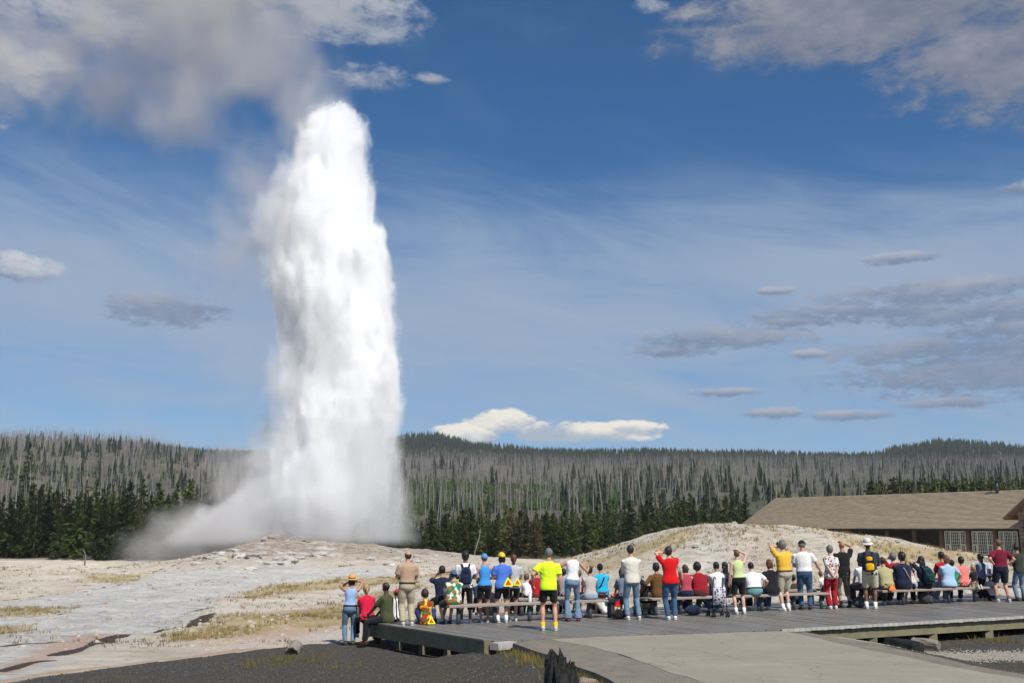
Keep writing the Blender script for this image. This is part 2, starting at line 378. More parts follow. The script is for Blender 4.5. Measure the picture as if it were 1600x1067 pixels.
def build_ground():
    s = np.linspace(-1, 1, 561); T = .24 * s + .9 * s ** 3
    yy = np.concatenate([np.linspace(-300, 4, 16), np.linspace(6, 15.5, 14), 16 * (205 / 16.) ** (np.linspace(0, 1, 370))])
    Yg, Tg = np.meshgrid(yy, T, indexing='ij'); Xg = Tg * (np.abs(Yg) + 25)
    Z = gz(Xg, Yg); Z = Z - sst(Yg, 165, 205) * 6
    nx = len(T); ny = len(yy); V = np.stack([Xg, Yg, Z], -1).reshape(-1, 3)
    i, j = np.meshgrid(np.arange(ny - 1), np.arange(nx - 1), indexing='ij'); a = (i * nx + j).ravel()
    me = mesh_np('ground', V, np.stack([a, a + 1, a + nx + 1, a + nx], 1), True)
    x, y = V[:, 0], V[:, 1]
    wob = fbm(x / 1.5, y / 2.5, 31) * 1.1; x2 = x + wob; y2 = y + fbm(x / 1.5, y / 2.5, 41) * 1.6
    soft = np.clip(y * .02, .25, 2)
    A = {'gravel': np.where(in_poly(x + wob * .15, y2 * .15 + y * .85, GRAVEL), 1., 0.)}
    A['grass'] = field(x2, y2, GRASS, soft * 1.3)
    A['chan'] = field(x2, y2, [CHAN], soft)
    A['pink'] = field(x2, y2, PINK, soft * 2); A['pale'] = field(x2, y2, PALE, soft * 1.4)
    dk = np.zeros(len(x)); og = np.zeros(len(x))
    br = .55 + 1.1 * vnoise(x * 1.2, y * .9, 61)
    for p, w in STREAK: dk = np.maximum(dk, 1 - sst(seg_dist(x + wob * .35, y + wob * .5, p, False) / (w * .62 * br), .4, 1.25))
    for p, w in ORANGE: og = np.maximum(og, 1 - sst(seg_dist(x + wob * .3, y, p, False) / (w * 2), .2, 1.1))
    A['dark'] = dk; A['orange'] = og
    hg = np.clip(np.interp(x, GX, GZ - base_z(0, GEY_Y), left=0, right=0), 0, 9) * np.exp(-((y - GEY_Y) / 17.) ** 2)
    A['cone'] = np.clip(hg / 1.3 - .12, 0, 1)
    A['wood'] = sst(y + fbm(x / 9, y / 9, 71) * 16, 106, 122)
    hr = np.clip(np.interp(x, RX, RZ - base_z(0, 50.), left=0, right=0), 0, 9)
    A['mound'] = np.clip(hr * np.exp(-((y - 50) / 14.) ** 2) / 1.6, 0, 1)
    tongue = [tuple(at(px, py, z)[:2]) for px, py, z in ((1120, 826, 2.2), (1150, 832, 1.8), (1240, 860, .8), (1180, 885, .2), (1110, 900, -.1), (1060, 905, -.1), (1040, 880, .4), (1090, 850, 1.2))]
    A['pale'] = np.maximum(A['pale'], field(x2, y2, [tongue], 1.6))
    for k, v in A.items():
        at_ = me.attributes.new(k, 'FLOAT', 'POINT'); at_.data.foreach_set('value', v.astype(np.float32))
    m, t, b = mat_new('sinter_ground'); g = coord(t)
    def att(k):
        n = t.nodes.new('ShaderNodeAttribute'); n.attribute_name = k; return X(t, n.outputs['Fac'])
    n1 = noise(t, g, .35, 8, .62); n2 = noise(t, g, 2.2, 6, .65); n3 = noise(t, g, 14, 4, .6); n4 = noise(t, g, .9, 7, .7, sx=(.5, 1.4, 1), dist=.8)
    nf = noise(t, g, 5.0, 9, .78); nh = noise(t, g, 1.6, 9, .75, sx=(.7, 1.2, 1), off=(4, 8, 1))
    c = mix(t, ((n1 - .5) * 2.4 + (nh - .5) * 2.2 + (nf - .5) * 1.2 + .5).clamp(), (.53, .45, .345), (.74, .68, .58))
    c = mix(t, (nh - .60).smooth(0, .05) * .7, c, (.76, .73, .68))
    c = mix(t, (nf - .57).smooth(0, .05) * .7, c, (.24, .175, .105))
    c = mix(t, (n3 - .58).smooth(0, .12) * .45, c, (.30, .24, .17))
    c = mix(t, ((n4 - .57).smooth(0, .07)) * .5 * (1 - att('chan')), c, (.36, .28, .17))
    c = mix(t, att('pink') * (n2 * 1.5).clamp() * .9, c, (.62, .41, .28))
    chan = (att('chan') * 1.0 + (n2 - .5) * .45).smooth(.3, .7)
    cc = mix(t, ((n4 - .5) * 3.0 + (n2 - .5) * 2 + .5).clamp(), (.45, .445, .43), (.71, .69, .64))
    cc = mix(t, (noise(t, g, 1.0, 6, .7, sx=(.35, 2.2, 1), dist=.5) - .56).smooth(0, .06) * .55, cc, (.28, .27, .26)); cc = mix(t, (nf - .57).smooth(0, .04) * .6, cc, (.22, .20, .18)); cc = mix(t, (nh - .58).smooth(0, .06) * .5, cc, (.72, .71, .68))
    c = mix(t, chan * .9, c, cc)
    c = mix(t, att('pale') * (n1 * 1.5).clamp() * .8, c, mix(t, ((nf - .5) * 3 + .5).clamp(), (.52, .50, .47), (.76, .74, .70)))
    mo = att('mound')
    c = mix(t, mo * (noise(t, g, 2.2, 9, .78, sx=(.6, 1, 1), dist=1.) - .5).smooth(0, .08) * .6, c, (.30, .26, .21))
    gr = (att('grass') * .9 + (n2 - .5) * 1.5 + (n3 - .5) * .9 + mo * ((n1 - .5) * 2.2 - .1)).smooth(.32, .8)
    gc = mix(t, ((n1 - .5) * 2.5 + (n3 - .5) * 1.5 + .5).clamp(), (.30, .225, .09), (.55, .43, .21))
    c = mix(t, gr * .82, c, gc)
    cone = att('cone')
    kc = mix(t, ((n2 - .5) * 3 + (n4 - .5) * 2.5 + .45).clamp(), (.23, .185, .145), (.52, .455, .385))
    kc = mix(t, (noise(t, g, .55, 5, .6, off=(9, 4, 2)) - .58).smooth(0, .05), kc, (.55, .53, .50))
    c = mix(t, (cone * 1.3).clamp(), c, kc)
    c = mix(t, att('orange') * (n2 * 1.6).clamp() * .6, c, (.52, .25, .10))
    c = mix(t, (att('dark') + (nf - .5) * 1.3 + (nh - .5) * 1.2).smooth(.42, .62) * (att('dark') * 4).clamp(), c, (.085, .06, .048))
    gv = mix(t, (noise(t, g, 38, 3, .7) - .5).smooth(-.18, .25), (.042, .038, .032), (.175, .16, .14))
    gv = mix(t, (noise(t, g, 16, 2, .5, off=(5, 5, 5)) - .66).smooth(0, .03), gv, (.42, .39, .35))
    gv = mix(t, (n1 - .52).smooth(0, .2) * .45, gv, (.12, .10, .045))
    gv = mix(t, (noise(t, g, .5, 5, .7, off=(15, 2, 1)) - .6).smooth(0, .12) * .55, gv, (.22, .17, .075))
    c = mix(t, att('gravel'), c, gv)
    wd = mix(t, n2, (.055, .05, .025), (.14, .115, .06))
    c = mix(t, att('wood'), c, wd)
    t.links.new(c, b.inputs['Base Color']); b.inputs['Roughness'].default_value = .9; b.inputs['Specular IOR Level'].default_value = .15
    wet = (chan * .5 + att('dark') * .2) * n2
    t.links.new((.92 - wet).k, b.inputs['Roughness'])
    bump(t, b, n2 * .5 + nf * .8 + noise(t, g, 45, 2) * .15 + nh + n1, .9, .14)
    tag(link('ground', me, m), kind='structure')
build_ground()

# ------------------------------------------------------------------ hillside
HPX = np.array([-700, 0, 180, 330, 450, 600, 680, 750, 850, 1000, 1150, 1360, 1420, 1480, 1560, 1650, 2300], float)
HY = np.array([150, 205, 270, 400, 600, 900, 1080, 1400, 1700, 2600], float)
HP = np.array([
    [884] * 17, [862] * 17,
    [830, 828, 828, 830, 832, 832, 832, 832, 830, 826, 820, 815, 813, 812, 810, 808, 805],
    [772, 774, 778, 784, 790, 792, 792, 792, 790, 786, 784, 782, 782, 782, 780, 779, 774],
    [708, 712, 720, 738, 750, 752, 752, 752, 752, 750, 749, 750, 750, 749, 748, 748, 742],
    [684, 688, 694, 716, 730, 728, 728, 730, 731, 732, 733, 735, 735, 735, 734, 733, 728],
    [694, 698, 702, 722, 732, 714, 714, 724, 728, 729, 730, 730, 726, 724, 726, 730, 722],
    [704, 704, 704, 714, 716, 690, 686, 702, 711, 711, 714, 717, 706, 695, 700, 712, 704],
    [716, 716, 716, 720, 722, 704, 702, 710, 715, 716, 719, 721, 714, 707, 711, 716, 710], [745] * 17], float)
HZ = np.stack([[CAM_Z + Y * math.tan(math.atan((533.5 - p) / FPX) + PITCH) for p in row] for Y, row in zip(HY, HP)])
def hz(x, y):
    x = np.asarray(x, float); y = np.asarray(y, float)
    u = np.interp(800 + 1600 * x / (y * .99), HPX, np.arange(len(HPX))); v = np.interp(y, HY, np.arange(len(HY)))
    def sm(k): i = np.clip(np.floor(k).astype(int), 0, None); f = k - i; return i, f
    i, f = sm(np.clip(u, 0, len(HPX) - 1.001)); j, g = sm(np.clip(v, 0, len(HY) - 1.001)); f = f * f * (3 - 2 * f)
    z = (HZ[j, i] * (1 - f) + HZ[j, i + 1] * f) * (1 - g) + (HZ[j + 1, i] * (1 - f) + HZ[j + 1, i + 1] * f) * g
    return z + fbm(x / 60, y / 60, 51) * np.clip(y - 200, 0, 400) * .022
def build_hills():
    T = np.linspace(-1.1, 1.1, 301); yy = 165 * (2600 / 165.) ** np.linspace(0, 1, 150)
    Yg, Tg = np.meshgrid(yy, T, indexing='ij'); Xg = Tg * Yg; Z = hz(Xg, Yg)
    nx = len(T); V = np.stack([Xg, Yg, Z], -1).reshape(-1, 3)
    i, j = np.meshgrid(np.arange(len(yy) - 1), np.arange(nx - 1), indexing='ij'); a = (i * nx + j).ravel()
    me = mesh_np('hillside', V, np.stack([a, a + 1, a + nx + 1, a + nx], 1), True)
    m, t, b = mat_new('hillside_soil'); g = coord(t)
    n1 = noise(t, g, .02, 6, .65); n2 = noise(t, g, .12, 6, .7); n3 = noise(t, g, .6, 4, .6)
    c = mix(t, ((n1 - .5) * 4 + (n2 - .5) * 2 + .5).clamp(), (.05, .052, .026), (.115, .09, .06))
    c = mix(t, (n2 - .52).smooth(0, .12) * .6, c, (.06, .075, .028))
    c = mix(t, (n3 - .57).smooth(0, .1) * .45, c, (.17, .14, .115))
    t.links.new(c, b.inputs['Base Color']); b.inputs['Roughness'].default_value = .95
    tag(link('hillside', me, m), kind='structure')
build_hills()

# ------------------------------------------------------------------ trees
M_NEEDLE = foliage('pine_needles', (.02, .034, .012), (.06, .085, .024), .25)
M_NEEDLE2 = foliage('pine_needles_light', (.04, .06, .016), (.105, .13, .035), .3)
M_NEEDLE3 = foliage('pine_needles_far', (.018, .03, .016), (.045, .06, .028), .12)
M_OLIVE = foliage('needles_olive_brown', (.055, .05, .022), (.13, .105, .05), .2)
M_BUSH = foliage('undergrowth_leaves', (.03, .05, .014), (.075, .10, .028), .25)
M_BARK = plain('pine_bark', (.12, .085, .06), .9, .3, 3)
M_SNAG = plain('weathered_dead_wood', (.21, .195, .18), .85, .28, 1.2, bmp=.3)
def leaf_quads(P, D, size, rng):
    """needle sprays: a lens of two triangles at each P that points along D"""
    n = len(P); U = rng.normal(size=(n, 3)); U -= (U * D).sum(1, keepdims=True) * D; U /= np.linalg.norm(U, axis=1, keepdims=True) + 1e-9
    s = size[:, None]; a = P - D * s * .5; b = P + U * s * .26; c = P + D * s * .6; d = P - U * s * .26 + D * s * .1
    V = np.stack([a, b, c, d], 1).reshape(-1, 3); return V, np.arange(4 * n).reshape(-1, 4)
def conifer_mesh(seed, h, w, dens=1.0, bare=.12, shape=.9, per=6):
    rng = np.random.default_rng(seed); P = []; D = []; S = []
    z = bare * h; lean = rng.normal(size=2) * .012
    while z < h * .985:
        k = (z / h - bare) / (1 - bare); r = w * (1 - k) ** shape * (.8 + .35 * rng.random()) + .12
        if k < .12: r *= .55 + 3.5 * k
        for b in range(max(4, int(per * dens * (1 - .3 * k) + rng.random()))):
            a = rng.random() * 6.283; rr = r * (.55 + .55 * rng.random()); drop = -.18 + .55 * k + rng.normal() * .12
            m = max(2, int(rr / .3 * dens) + 1)
            for q in range(m):
                f = (q + .6) / m; p = np.array([math.cos(a) * rr * f, math.sin(a) * rr * f, z + rr * f * drop * .6 + rng.normal() * .07])
                P.append(p + rng.normal(size=3) * .07); dd = np.array([math.cos(a), math.sin(a), drop * .8 + .15]) + rng.normal(size=3) * .45
                D.append(dd / np.linalg.norm(dd)); S.append((.62 + .4 * rng.random()) * (1 - .35 * k))
        z += h * .028 * (.7 + .6 * rng.random())
    for q in range(4): P.append(np.array([0, 0, h * (.97 + .01 * q)])); D.append(np.array([.1, 0, 1.])); S.append(.5)
    P = np.array(P); P[:, :2] += P[:, 2:3] * lean
    V, F = leaf_quads(P, np.array(D), np.array(S), rng); return mesh_np('crown', V, F)
def trunk_mesh(h, r, seed=0):
    rng = random.Random(seed); b = MB()
    b.tube([(rng.uniform(-.05, .05), rng.uniform(-.05, .05), h * k - (.4 if k == 0 else 0)) for k in (0, .3, .6, .97)], [r, r * .75, r * .5, r * .12], 6); return b.mesh('trunk', True)
def snag_mesh(seed, h, r, nb=14, lean=0.0):
    rng = random.Random(seed); b = MB(); top = Vector((lean * h, rng.uniform(-.3, .3), h))
    pt = lambda k: Vector((top.x * k + .12 * math.sin(k * 5 + seed), top.y * k, h * k))
    b.tube([pt(k) - Vector((0, 0, .5 if k == 0 else 0)) for k in (0, .35, .7, 1)], [r, r * .8, r * .55, r * .15], 6)
    for i in range(nb):
        k = rng.uniform(.3, .97); p = pt(k); a = rng.uniform(0, 6.28); L = rng.uniform(.4, 1.5) * (1.15 - k * .7)
        b.tube([p, p + Vector((math.cos(a) * L * .6, math.sin(a) * L * .6, L * rng.uniform(-.25, .2))), p + Vector((math.cos(a) * L, math.sin(a) * L, L * rng.uniform(-.5, .25)))], [r * .26, r * .18, r * .07], 3)
    return b.mesh('dead_tree', True)
CONES = [(conifer_mesh(100 + i, h, w, 1.0, .08, sh), trunk_mesh(h, .16 + .01 * h, i), h) for i, (h, w, sh) in enumerate(
    ((11, 2.1, .85), (12.5, 2.3, .9), (9, 2.0, .8), (13.5, 2.2, 1.0), (8, 1.9, .75), (10.5, 2.6, .8), (14.5, 2.0, 1.0)))]
SNAGS = [snag_mesh(i, 11.5 + (i * 37 % 5) * 1.3, .125 + .018 * (i % 3), 18, (-.05, .02, .0, .08, -.02, .0, .04, -.12)[i]) for i in range(8)]
def place_tree(name, crown, trunk, h0, x, y, z, h, rz, label, group, mat):
    root = link(name, None, None, None, (x, y, z), rz); root.scale = (h / h0,) * 3
    link('trunk', trunk, M_BARK, root); c = link('crown', crown, None, root)
    if not crown.materials: crown.materials.append(mat)
    if crown.materials[0] != mat: c.material_slots[0].link = 'OBJECT'; c.material_slots[0].material = mat
    tag(root, label, 'tree', group); return root
def ztree(x, y): return float(max(gz(x, y), -9) if y < 160 else hz(x, y))
def trees():
    rng = np.random.default_rng(5)
    # live pines along the far side of the geyser plain: (px range, top py, distance range, count)
    jobs = ((-70, 235, 768, 825, 112, 150, 95, 'dark green pine at the forest edge left of the low geyser steam', 'pines left of the geyser'),
            (40, 340, 745, 790, 150, 215, 40, 'dark green pine standing in front of the burnt hillside left of the geyser', 'pines behind the left forest edge'),
            (600, 860, 785, 828, 116, 150, 60, 'dark green pine at the forest edge between the geyser and the pale rise', 'pines right of the geyser'),
            (690, 960, 792, 815, 130, 175, 62, 'dark green pine in the thick stand behind the pale rise', 'pines behind the pale rise'),
            (940, 1168, 770, 800, 135, 185, 52, 'dark green pine in the stand beside the end of the lodge roof', 'pines beside the lodge'))
    for a, b, p0, p1, y0, y1, n, lab, grp in jobs:
        for i in range(n):
            px = a + (b - a) * (i + rng.random()) / n; y = y0 + (y1 - y0) * rng.random() ** .8; py = p0 + (p1 - p0) * rng.random() ** .8
            x = (px - 800) / 1600 * y * .985; z = ztree(x, y); h = z_at(py, y) - z
            if h < 4: continue
            k = int(rng.integers(len(CONES))); m = M_NEEDLE if rng.random() < .62 else M_NEEDLE2; li = m is M_NEEDLE2
            place_tree('pine_tree', *CONES[k], x, y, z, min(h, 19), rng.random() * 6.28, lab.replace('dark green', 'lighter green') if li else lab, ('lighter ' if li else 'dark ') + grp, m)
    # row of bright young pines over the lodge roof
    for i in range(72):
        px = 1352 + 310 * (i + rng.random()) / 72; y = 185 + 18 * rng.random(); x = (px - 800) / 1600 * y; z = ztree(x, y)
        h = z_at(758 - 9 * rng.random() - min(1, (px - 1352) / 60) * 3, y) - z
        place_tree('pine_tree', *CONES[int(rng.integers(len(CONES)))], x, y, z, max(h, 5), rng.random() * 6.28, 'green pine whose top shows over the lodge roof ridge', 'pines behind the lodge', M_NEEDLE2)
    # singles
    x, y = (35 - 800) / 1600 * 330, 335.; z = float(hz(x, y))
    place_tree('pine_tree', *CONES[3], x, y, z, z_at(690, y) - z, 1, 'lone tall dark pine rising above grey dead trunks on the left slope', None, M_NEEDLE)
    for px, top, y, lab in ((800, 795, 118, 'broad olive brown pine with thinning needles in front of the green pines'), (835, 812, 116, 'lower olive brown pine with sparse needles beside the broad one')):
        x = (px - 800) / 1600 * y; z = ztree(x, y)
        cm = conifer_mesh(300 + px, 9, 3.6, .8, .05, .55); tm = trunk_mesh(9, .25, 3)
        place_tree('pine_tree', cm, tm, 9, x, y, z, z_at(top, y) - z, 0, lab, None, M_OLIVE)
    # the dead standing trunks of the burnt forest, nearest as single things
    cand = []
    for i in range(5200):
        t_ = rng.uniform(-.62, .62); y = math.sqrt(rng.uniform(215 ** 2, 520 ** 2)); cand.append((t_ * y, y))
    cand.sort(key=lambda c: c[1]); n = 0
    live = lambda px: 330 < px < 640
    for x, y in cand:
        px = 800 + 1600 * x / y
        if px > 1130 and y < 300: continue
        if rng.random() > (.30 if y < 300 else .75): continue
        z = float(hz(x, y)); k = int(rng.integers(8)); sc = rng.uniform(.75, 1.2)
        if n < 290:
            o = link('dead_tree', SNAGS[k], M_SNAG, None, (x, y, z - .3), rng.random() * 6.28); o.scale = (sc * 1.15, sc * 1.15, sc)
            side = 'left of the geyser' if px < 470 else ('above the lodge roof' if px > 1140 else 'right of the geyser')
            ln = 'leaning ' if k in (3, 7) else ('slightly tilted ' if k in (0, 6) else 'upright '); tag(o, ln + 'bare grey dead tree trunk on the burnt slope ' + side, 'dead tree', ln + 'dead trees ' + side); n += 1
    for px, top, bot, y, lean, lab in ((560 / 4 + 600 + 0, 824, 838, 112, .25, 'short pale leaning dead stick in front of the pines'), (149, 860, 884, 92, -.12, 'small bleached dead sapling at the edge of the pale plain')):
        x = (px - 800) / 1600 * y; z = float(gz(x, y)); h = max(z_at(top, y) - z, 1.2)
        tag(link('dead_tree', snag_mesh(int(px), h, .09, 8, lean), M_SNAG, None, (x, y, z)), lab, 'dead tree')
    # the rest of the burnt wood, too many to count
    N = 27000
    t_ = rng.uniform(-.72, .72, N); y = np.sqrt(rng.uniform(330. ** 2, 1120. ** 2, N)); x = t_ * y
    z = hz(x, y); px = 800 + 1600 * t_
    dens = .55 + fbm(x / 90, y / 90, 81) * 2.2 + sst(px, 1050, 1350) * .2; keep = rng.random(N) < np.clip(dens, .12, 1); x, y, z = x[keep], y[keep], z[keep]; n = len(x)
    h = rng.uniform(7, 14, n); r = rng.uniform(.06, .13, n) * (1 + y / 2500); lean = rng.normal(size=(n, 2)) * 1.0
    V = []; F = []
    B = np.stack([x, y, z - .8], -1); Tt = B + np.stack([lean[:, 0], lean[:, 1], h + .8], -1)
    ang = rng.random(n) * 6.28
    pts = []
    for k in range(3):
        o = np.stack([np.cos(ang + k * 2.094), np.sin(ang + k * 2.094), np.zeros(n)], -1); pts.append(B + o * r[:, None])
    for k in range(3):
        o = np.stack([np.cos(ang + k * 2.094), np.sin(ang + k * 2.094), np.zeros(n)], -1); pts.append(Tt + o * r[:, None] * .3)
    V = np.stack(pts, 1).reshape(-1, 3); b0 = np.arange(n) * 6
    F = np.concatenate([np.stack([b0 + a, b0 + b, b0 + b + 3, b0 + a + 3], 1) for a, b in ((0, 1), (1, 2), (2, 0))])
    tw = []                                               # a few broken limbs on each
    for q in range(7):
        f = rng.uniform(.35, .97, n)[:, None]; p = B + (Tt - B) * f; a = rng.random(n) * 6.28; L = rng.uniform(.5, 1.6, n) * (1.2 - f[:, 0] * .7)
        d = np.stack([np.cos(a) * L, np.sin(a) * L, L * rng.uniform(-.3, .25, n)], -1); u = np.array([0, 0, 1.]) * r[:, None] * .35
        tw.append(np.stack([p - u, p + u, p + d, p + d * .98 - u * .2], 1).reshape(-1, 3))
    V2 = np.concatenate(tw); F2 = np.arange(len(V2)).reshape(-1, 4) + len(V)
    me = mesh_np('dead_forest', np.concatenate([V, V2]), np.concatenate([F, F2]))
    tag(link('dead_forest', me, M_SNAG), 'mass of grey dead trunks on the far burnt hillside', 'dead forest', kind='stuff')
    # far live conifers: dense on the back ridge, scattered on the slope
    def far(name, x, y, z, h, w, mat, label, seed, layers=4):
        n = len(x); rg = np.random.default_rng(seed); VV = []; q = 7
        for l in range(layers):
            k0 = .1 + .8 * l / layers; k1 = min(1, k0 + 1.5 / layers)
            ang = (rg.random(n) * 6.28)[:, None] + np.arange(q)[None] * 6.283 / q; rr = (w * (1.05 - k0) * 1.0)[:, None] * rg.uniform(.45, 1.15, (n, q))
            ring = np.stack([x[:, None] + np.cos(ang) * rr, y[:, None] + np.sin(ang) * rr, (z + h * k0)[:, None] - rg.random((n, q)) * h[:, None] * .06], -1)
            tip = np.stack([x, y, z + h * k1], -1)
            a = ring; b_ = np.roll(ring, -1, 1); tp = np.repeat(tip[:, None], q, 1); mask = rg.random((n, q)) < .82
            VV.append(np.stack([a, b_, tp], 2)[mask].reshape(-1, 3))
        V = np.concatenate(VV); tag(link(name, mesh_np(name, V, np.arange(len(V)).reshape(-1, 3)), mat), label, 'forest', kind='stuff')
    N = 14000; t_ = rng.uniform(-.72, .72, N); y = rng.uniform(1060, 1480, N); x = t_ * y; h = rng.uniform(8, 14, N)
    far('far_pine_forest', x, y, hz(x, y) - 1, h, h * .17, M_NEEDLE3, 'dark green pine forest covering the farthest ridge', 1, 3)
    N = 8000; t_ = rng.uniform(-.72, .72, N); y = np.sqrt(rng.uniform(300. ** 2, 1000. ** 2, N)); x = t_ * y
    dn = fbm(x / 70, y / 70, 91) * 3 + .05 + .3 * (y > 850) * (x > -.25 * y); k = rng.random(N) < np.clip(dn, .06, .9); x, y = x[k], y[k]; h = rng.uniform(6, 13, len(x))
    far('slope_pines', x, y, hz(x, y) - .5, h, h * .2, M_NEEDLE3, 'scattered dark live pines among dead trunks on the slope', 2, 4)
    N = 5200; px = rng.uniform(610, 1010, N); y = rng.uniform(355, 520, N); x = (px - 800) / 1600 * y
    k = rng.random(N) < np.clip(.55 + fbm(x / 22, y / 30, 97) * 3, .05, 1) * np.exp(-((px - 790) / 190.) ** 4); x, y = x[k], y[k]; h = rng.uniform(1.6, 3.8, len(x))
    far('young_pines', x, y, hz(x, y) - .3, h, h * .55, foliage('young_pine_needles', (.03, .06, .012), (.075, .125, .022), .25), 'bright green band of young pines on the slope right of the geyser', 7, 3)
    # green undergrowth and young pines on the lower slope
    N = 15000; t_ = rng.uniform(-.7, .7, N); y = np.sqrt(rng.uniform(215. ** 2, 620. ** 2, N)); x = t_ * y; px = 800 + 1600 * t_
    dn = fbm(x / 40, y / 40, 95) * 3 - .05 + .75 * np.exp(-((px - 820) / 190.) ** 2) * np.exp(-((y - 430) / 80.) ** 2) + .3 * (px < 330) * (y < 330) * 0
    k = rng.random(N) < np.clip(dn, .03, .95); x, y = x[k], y[k]; h = rng.uniform(1.5, 4.8, len(x))
    far('undergrowth', x, y, hz(x, y) - .3, h, h * .42, M_BUSH, 'green young pines and brush on the lower slope', 3, 3)
trees()
# ------------------------------------------------------------------ the geyser: jets of water, spray and steam
def geyser():
    root = link('geyser', None, None, None, (at(497, 838, Y=GEY_Y).x, GEY_Y, 1.2))
    tag(root, 'tall white geyser column of water and steam erupting from the low stone cone', 'geyser')
    ox, oz = root.location.x, root.location.z
    W = lambda px, py: at(px, py, Y=GEY_Y)
    core = [(165, 523, 536), (178, 500, 552), (210, 480, 563), (260, 464, 572), (320, 450, 580), (400, 430, 597), (460, 432, 603), (520, 446, 612), (580, 450, 618), (640, 450, 616), (700, 438, 612), (760, 428, 600), (800, 440, 580), (838, 456, 552), (850, 458, 548)]
    veil = [(150, 515, 545), (178, 470, 554), (260, 432, 576), (320, 388, 584), (400, 392, 601), (460, 415, 607), (520, 430, 618), (600, 408, 627), (650, 415, 625), (700, 392, 632), (760, 355, 642), (800, 300, 652), (840, 240, 660), (870, 205, 668)]
    def table(lst, side): return [(W(l[side], l[0]).z, W(l[side], l[0]).x) for l in lst]
    # solid water jets inside the spray
    wm, t, b = mat_new('white_water'); b.inputs['Base Color'].default_value = (.93, .94, .95, 1); b.inputs['Roughness'].default_value = .6; b.inputs['Specular IOR Level'].default_value = .2
    bump(t, b, noise(t, coord(t), 1.1, 8, .65, sx=(1, 1, .35)), .8, .5)
    cz = sorted(table(core, 1)); cr = sorted(table(core, 2)); zz = [c[0] for c in cz]
    L = lambda z: np.interp(z, zz, [c[1] for c in cz]); Rr = lambda z: np.interp(z, [c[0] for c in cr], [c[1] for c in cr])
    rng = random.Random(4)
    jets = ((.56, .86, .16), (.44, .74, .16), (.60, .70, .13), (.42, .52, .18), (.55, .60, .16), (.44, .40, .22), (.40, .22, .26))
    for k, (u, top, wd) in enumerate(jets):
        q = MB(); ht = 1.5 + 41.5 * top; rs = []; n = 18; m = 40
        for i in range(m):
            z = .9 + (ht - .9) * i / (m - 1); f = i / (m - 1)
            cx = L(z) + (Rr(z) - L(z)) * (u * f + .48 * (1 - f)); r = (Rr(z) - L(z)) * .5 * wd * (1.15 if f < .85 else max(.04, 1.15 * math.sqrt(max(0, 1 - ((f - .85) / .15) ** 2)))) 
            rs.append([Vector((cx - ox + math.cos(a) * r * (1 + .25 * math.sin(3 * a + z * .7 + k)), math.sin(a) * r * (1 + .25 * math.sin(2 * a + z * .5 + k)) + (k % 3 - 1) * .8 * f, z - oz)) for a in [6.2832 * j / n for j in range(n)]])
        q.rings(rs); q.build('water_jet', wm, root, True)
    def vol(name, lo, hi, vox, field_fn, dens, col, anis, label):
        me = bpy.data.meshes.new(name); me.from_pydata([(0, 0, 0)], [], []); o = link(name, me, None, root); o['kind'] = 'stuff'; o['label'] = label
        o.matrix_parent_inverse = root.matrix_world.inverted() if False else Matrix.Translation(-root.location)
        ng = bpy.data.node_groups.new(name, 'GeometryNodeTree'); ng.interface.new_socket('Geometry', in_out='OUTPUT', socket_type='NodeSocketGeometry')
        vc = ng.nodes.new('GeometryNodeVolumeCube'); vc.inputs['Min'].default_value = lo; vc.inputs['Max'].default_value = hi
        for i, a in enumerate('XYZ'): vc.inputs['Resolution ' + a].default_value = int((hi[i] - lo[i]) / vox)
        pos = ng.nodes.new('GeometryNodeInputPosition').outputs[0]
        ng.links.new(field_fn(ng, pos).k, vc.inputs['Density'])
        m = bpy.data.materials.new(name); m.use_nodes = True; nt = m.node_tree; nt.nodes.clear()
        pv = nt.nodes.new('ShaderNodeVolumePrincipled'); mo = nt.nodes.new('ShaderNodeOutputMaterial'); nt.links.new(pv.outputs[0], mo.inputs['Volume'])
        pv.inputs['Color'].default_value = col; pv.inputs['Density'].default_value = dens; pv.inputs['Anisotropy'].default_value = anis
        sm = ng.nodes.new('GeometryNodeSetMaterial'); sm.inputs['Material'].default_value = m; out = ng.nodes.new('NodeGroupOutput')
        ng.links.new(vc.outputs[0], sm.inputs[0]); ng.links.new(sm.outputs[0], out.inputs[0])
        o.modifiers.new('grid', 'NODES').node_group = ng; me.materials.append(m); return o
    def spray(t, pos):
        x, y, z = xyz(t, pos); y = y - GEY_Y
        st = noise(t, pos, .42, 8, .62, sx=(1, 1, .34), dist=.4); bil = noise(t, pos, .30, 8, .6, dist=.5); fi = noise(t, pos, 1.3, 6, .65, sx=(1, 1, .45), off=(3, 7, 2))
        def prof_(lst, n_amp, soft, depth=1.0):
            l = z.curve(table(lst, 1)); r = z.curve(table(lst, 2)); c = (l + r) * .5; hw = ((r - l) * .5).max(.15)
            dx = (x - c) / hw; dy = y / (hw * depth).min(6.5)
            rr = (dx * dx + dy * dy).sqrt()
            return (1.0 - rr), hw
        a, hw = prof_(core, 0, 0); core_d = (a * hw + (st - .5) * 5.4 + (fi - .5) * 3.0 + .5).smooth(0, 1.15)
        low = z.smooth(2, 9, 1.0, .0)
        a2, hw2 = prof_(veil, 0, 0, .8)
        v_left = (a2 * hw2 + (bil - .5) * 9.5 + (fi - .5) * 2.2 - .2).smooth(0, 1.4)
        right = (x - z.curve(table(core, 1))).smooth(2.0, 7.5)     # falling veil on the lee side: thin and streaky
        streak = noise(t, pos, .55, 5, .6, sx=(1, 1, .08), off=(1, 1, 5))
        vr = (a2 * hw2 + .6 + (bil - .5) * 2).smooth(0, 2.2) * streak.smooth(.25, .7) * .16
        v = v_left * .17 * (1.0 - right * .9) + vr * right
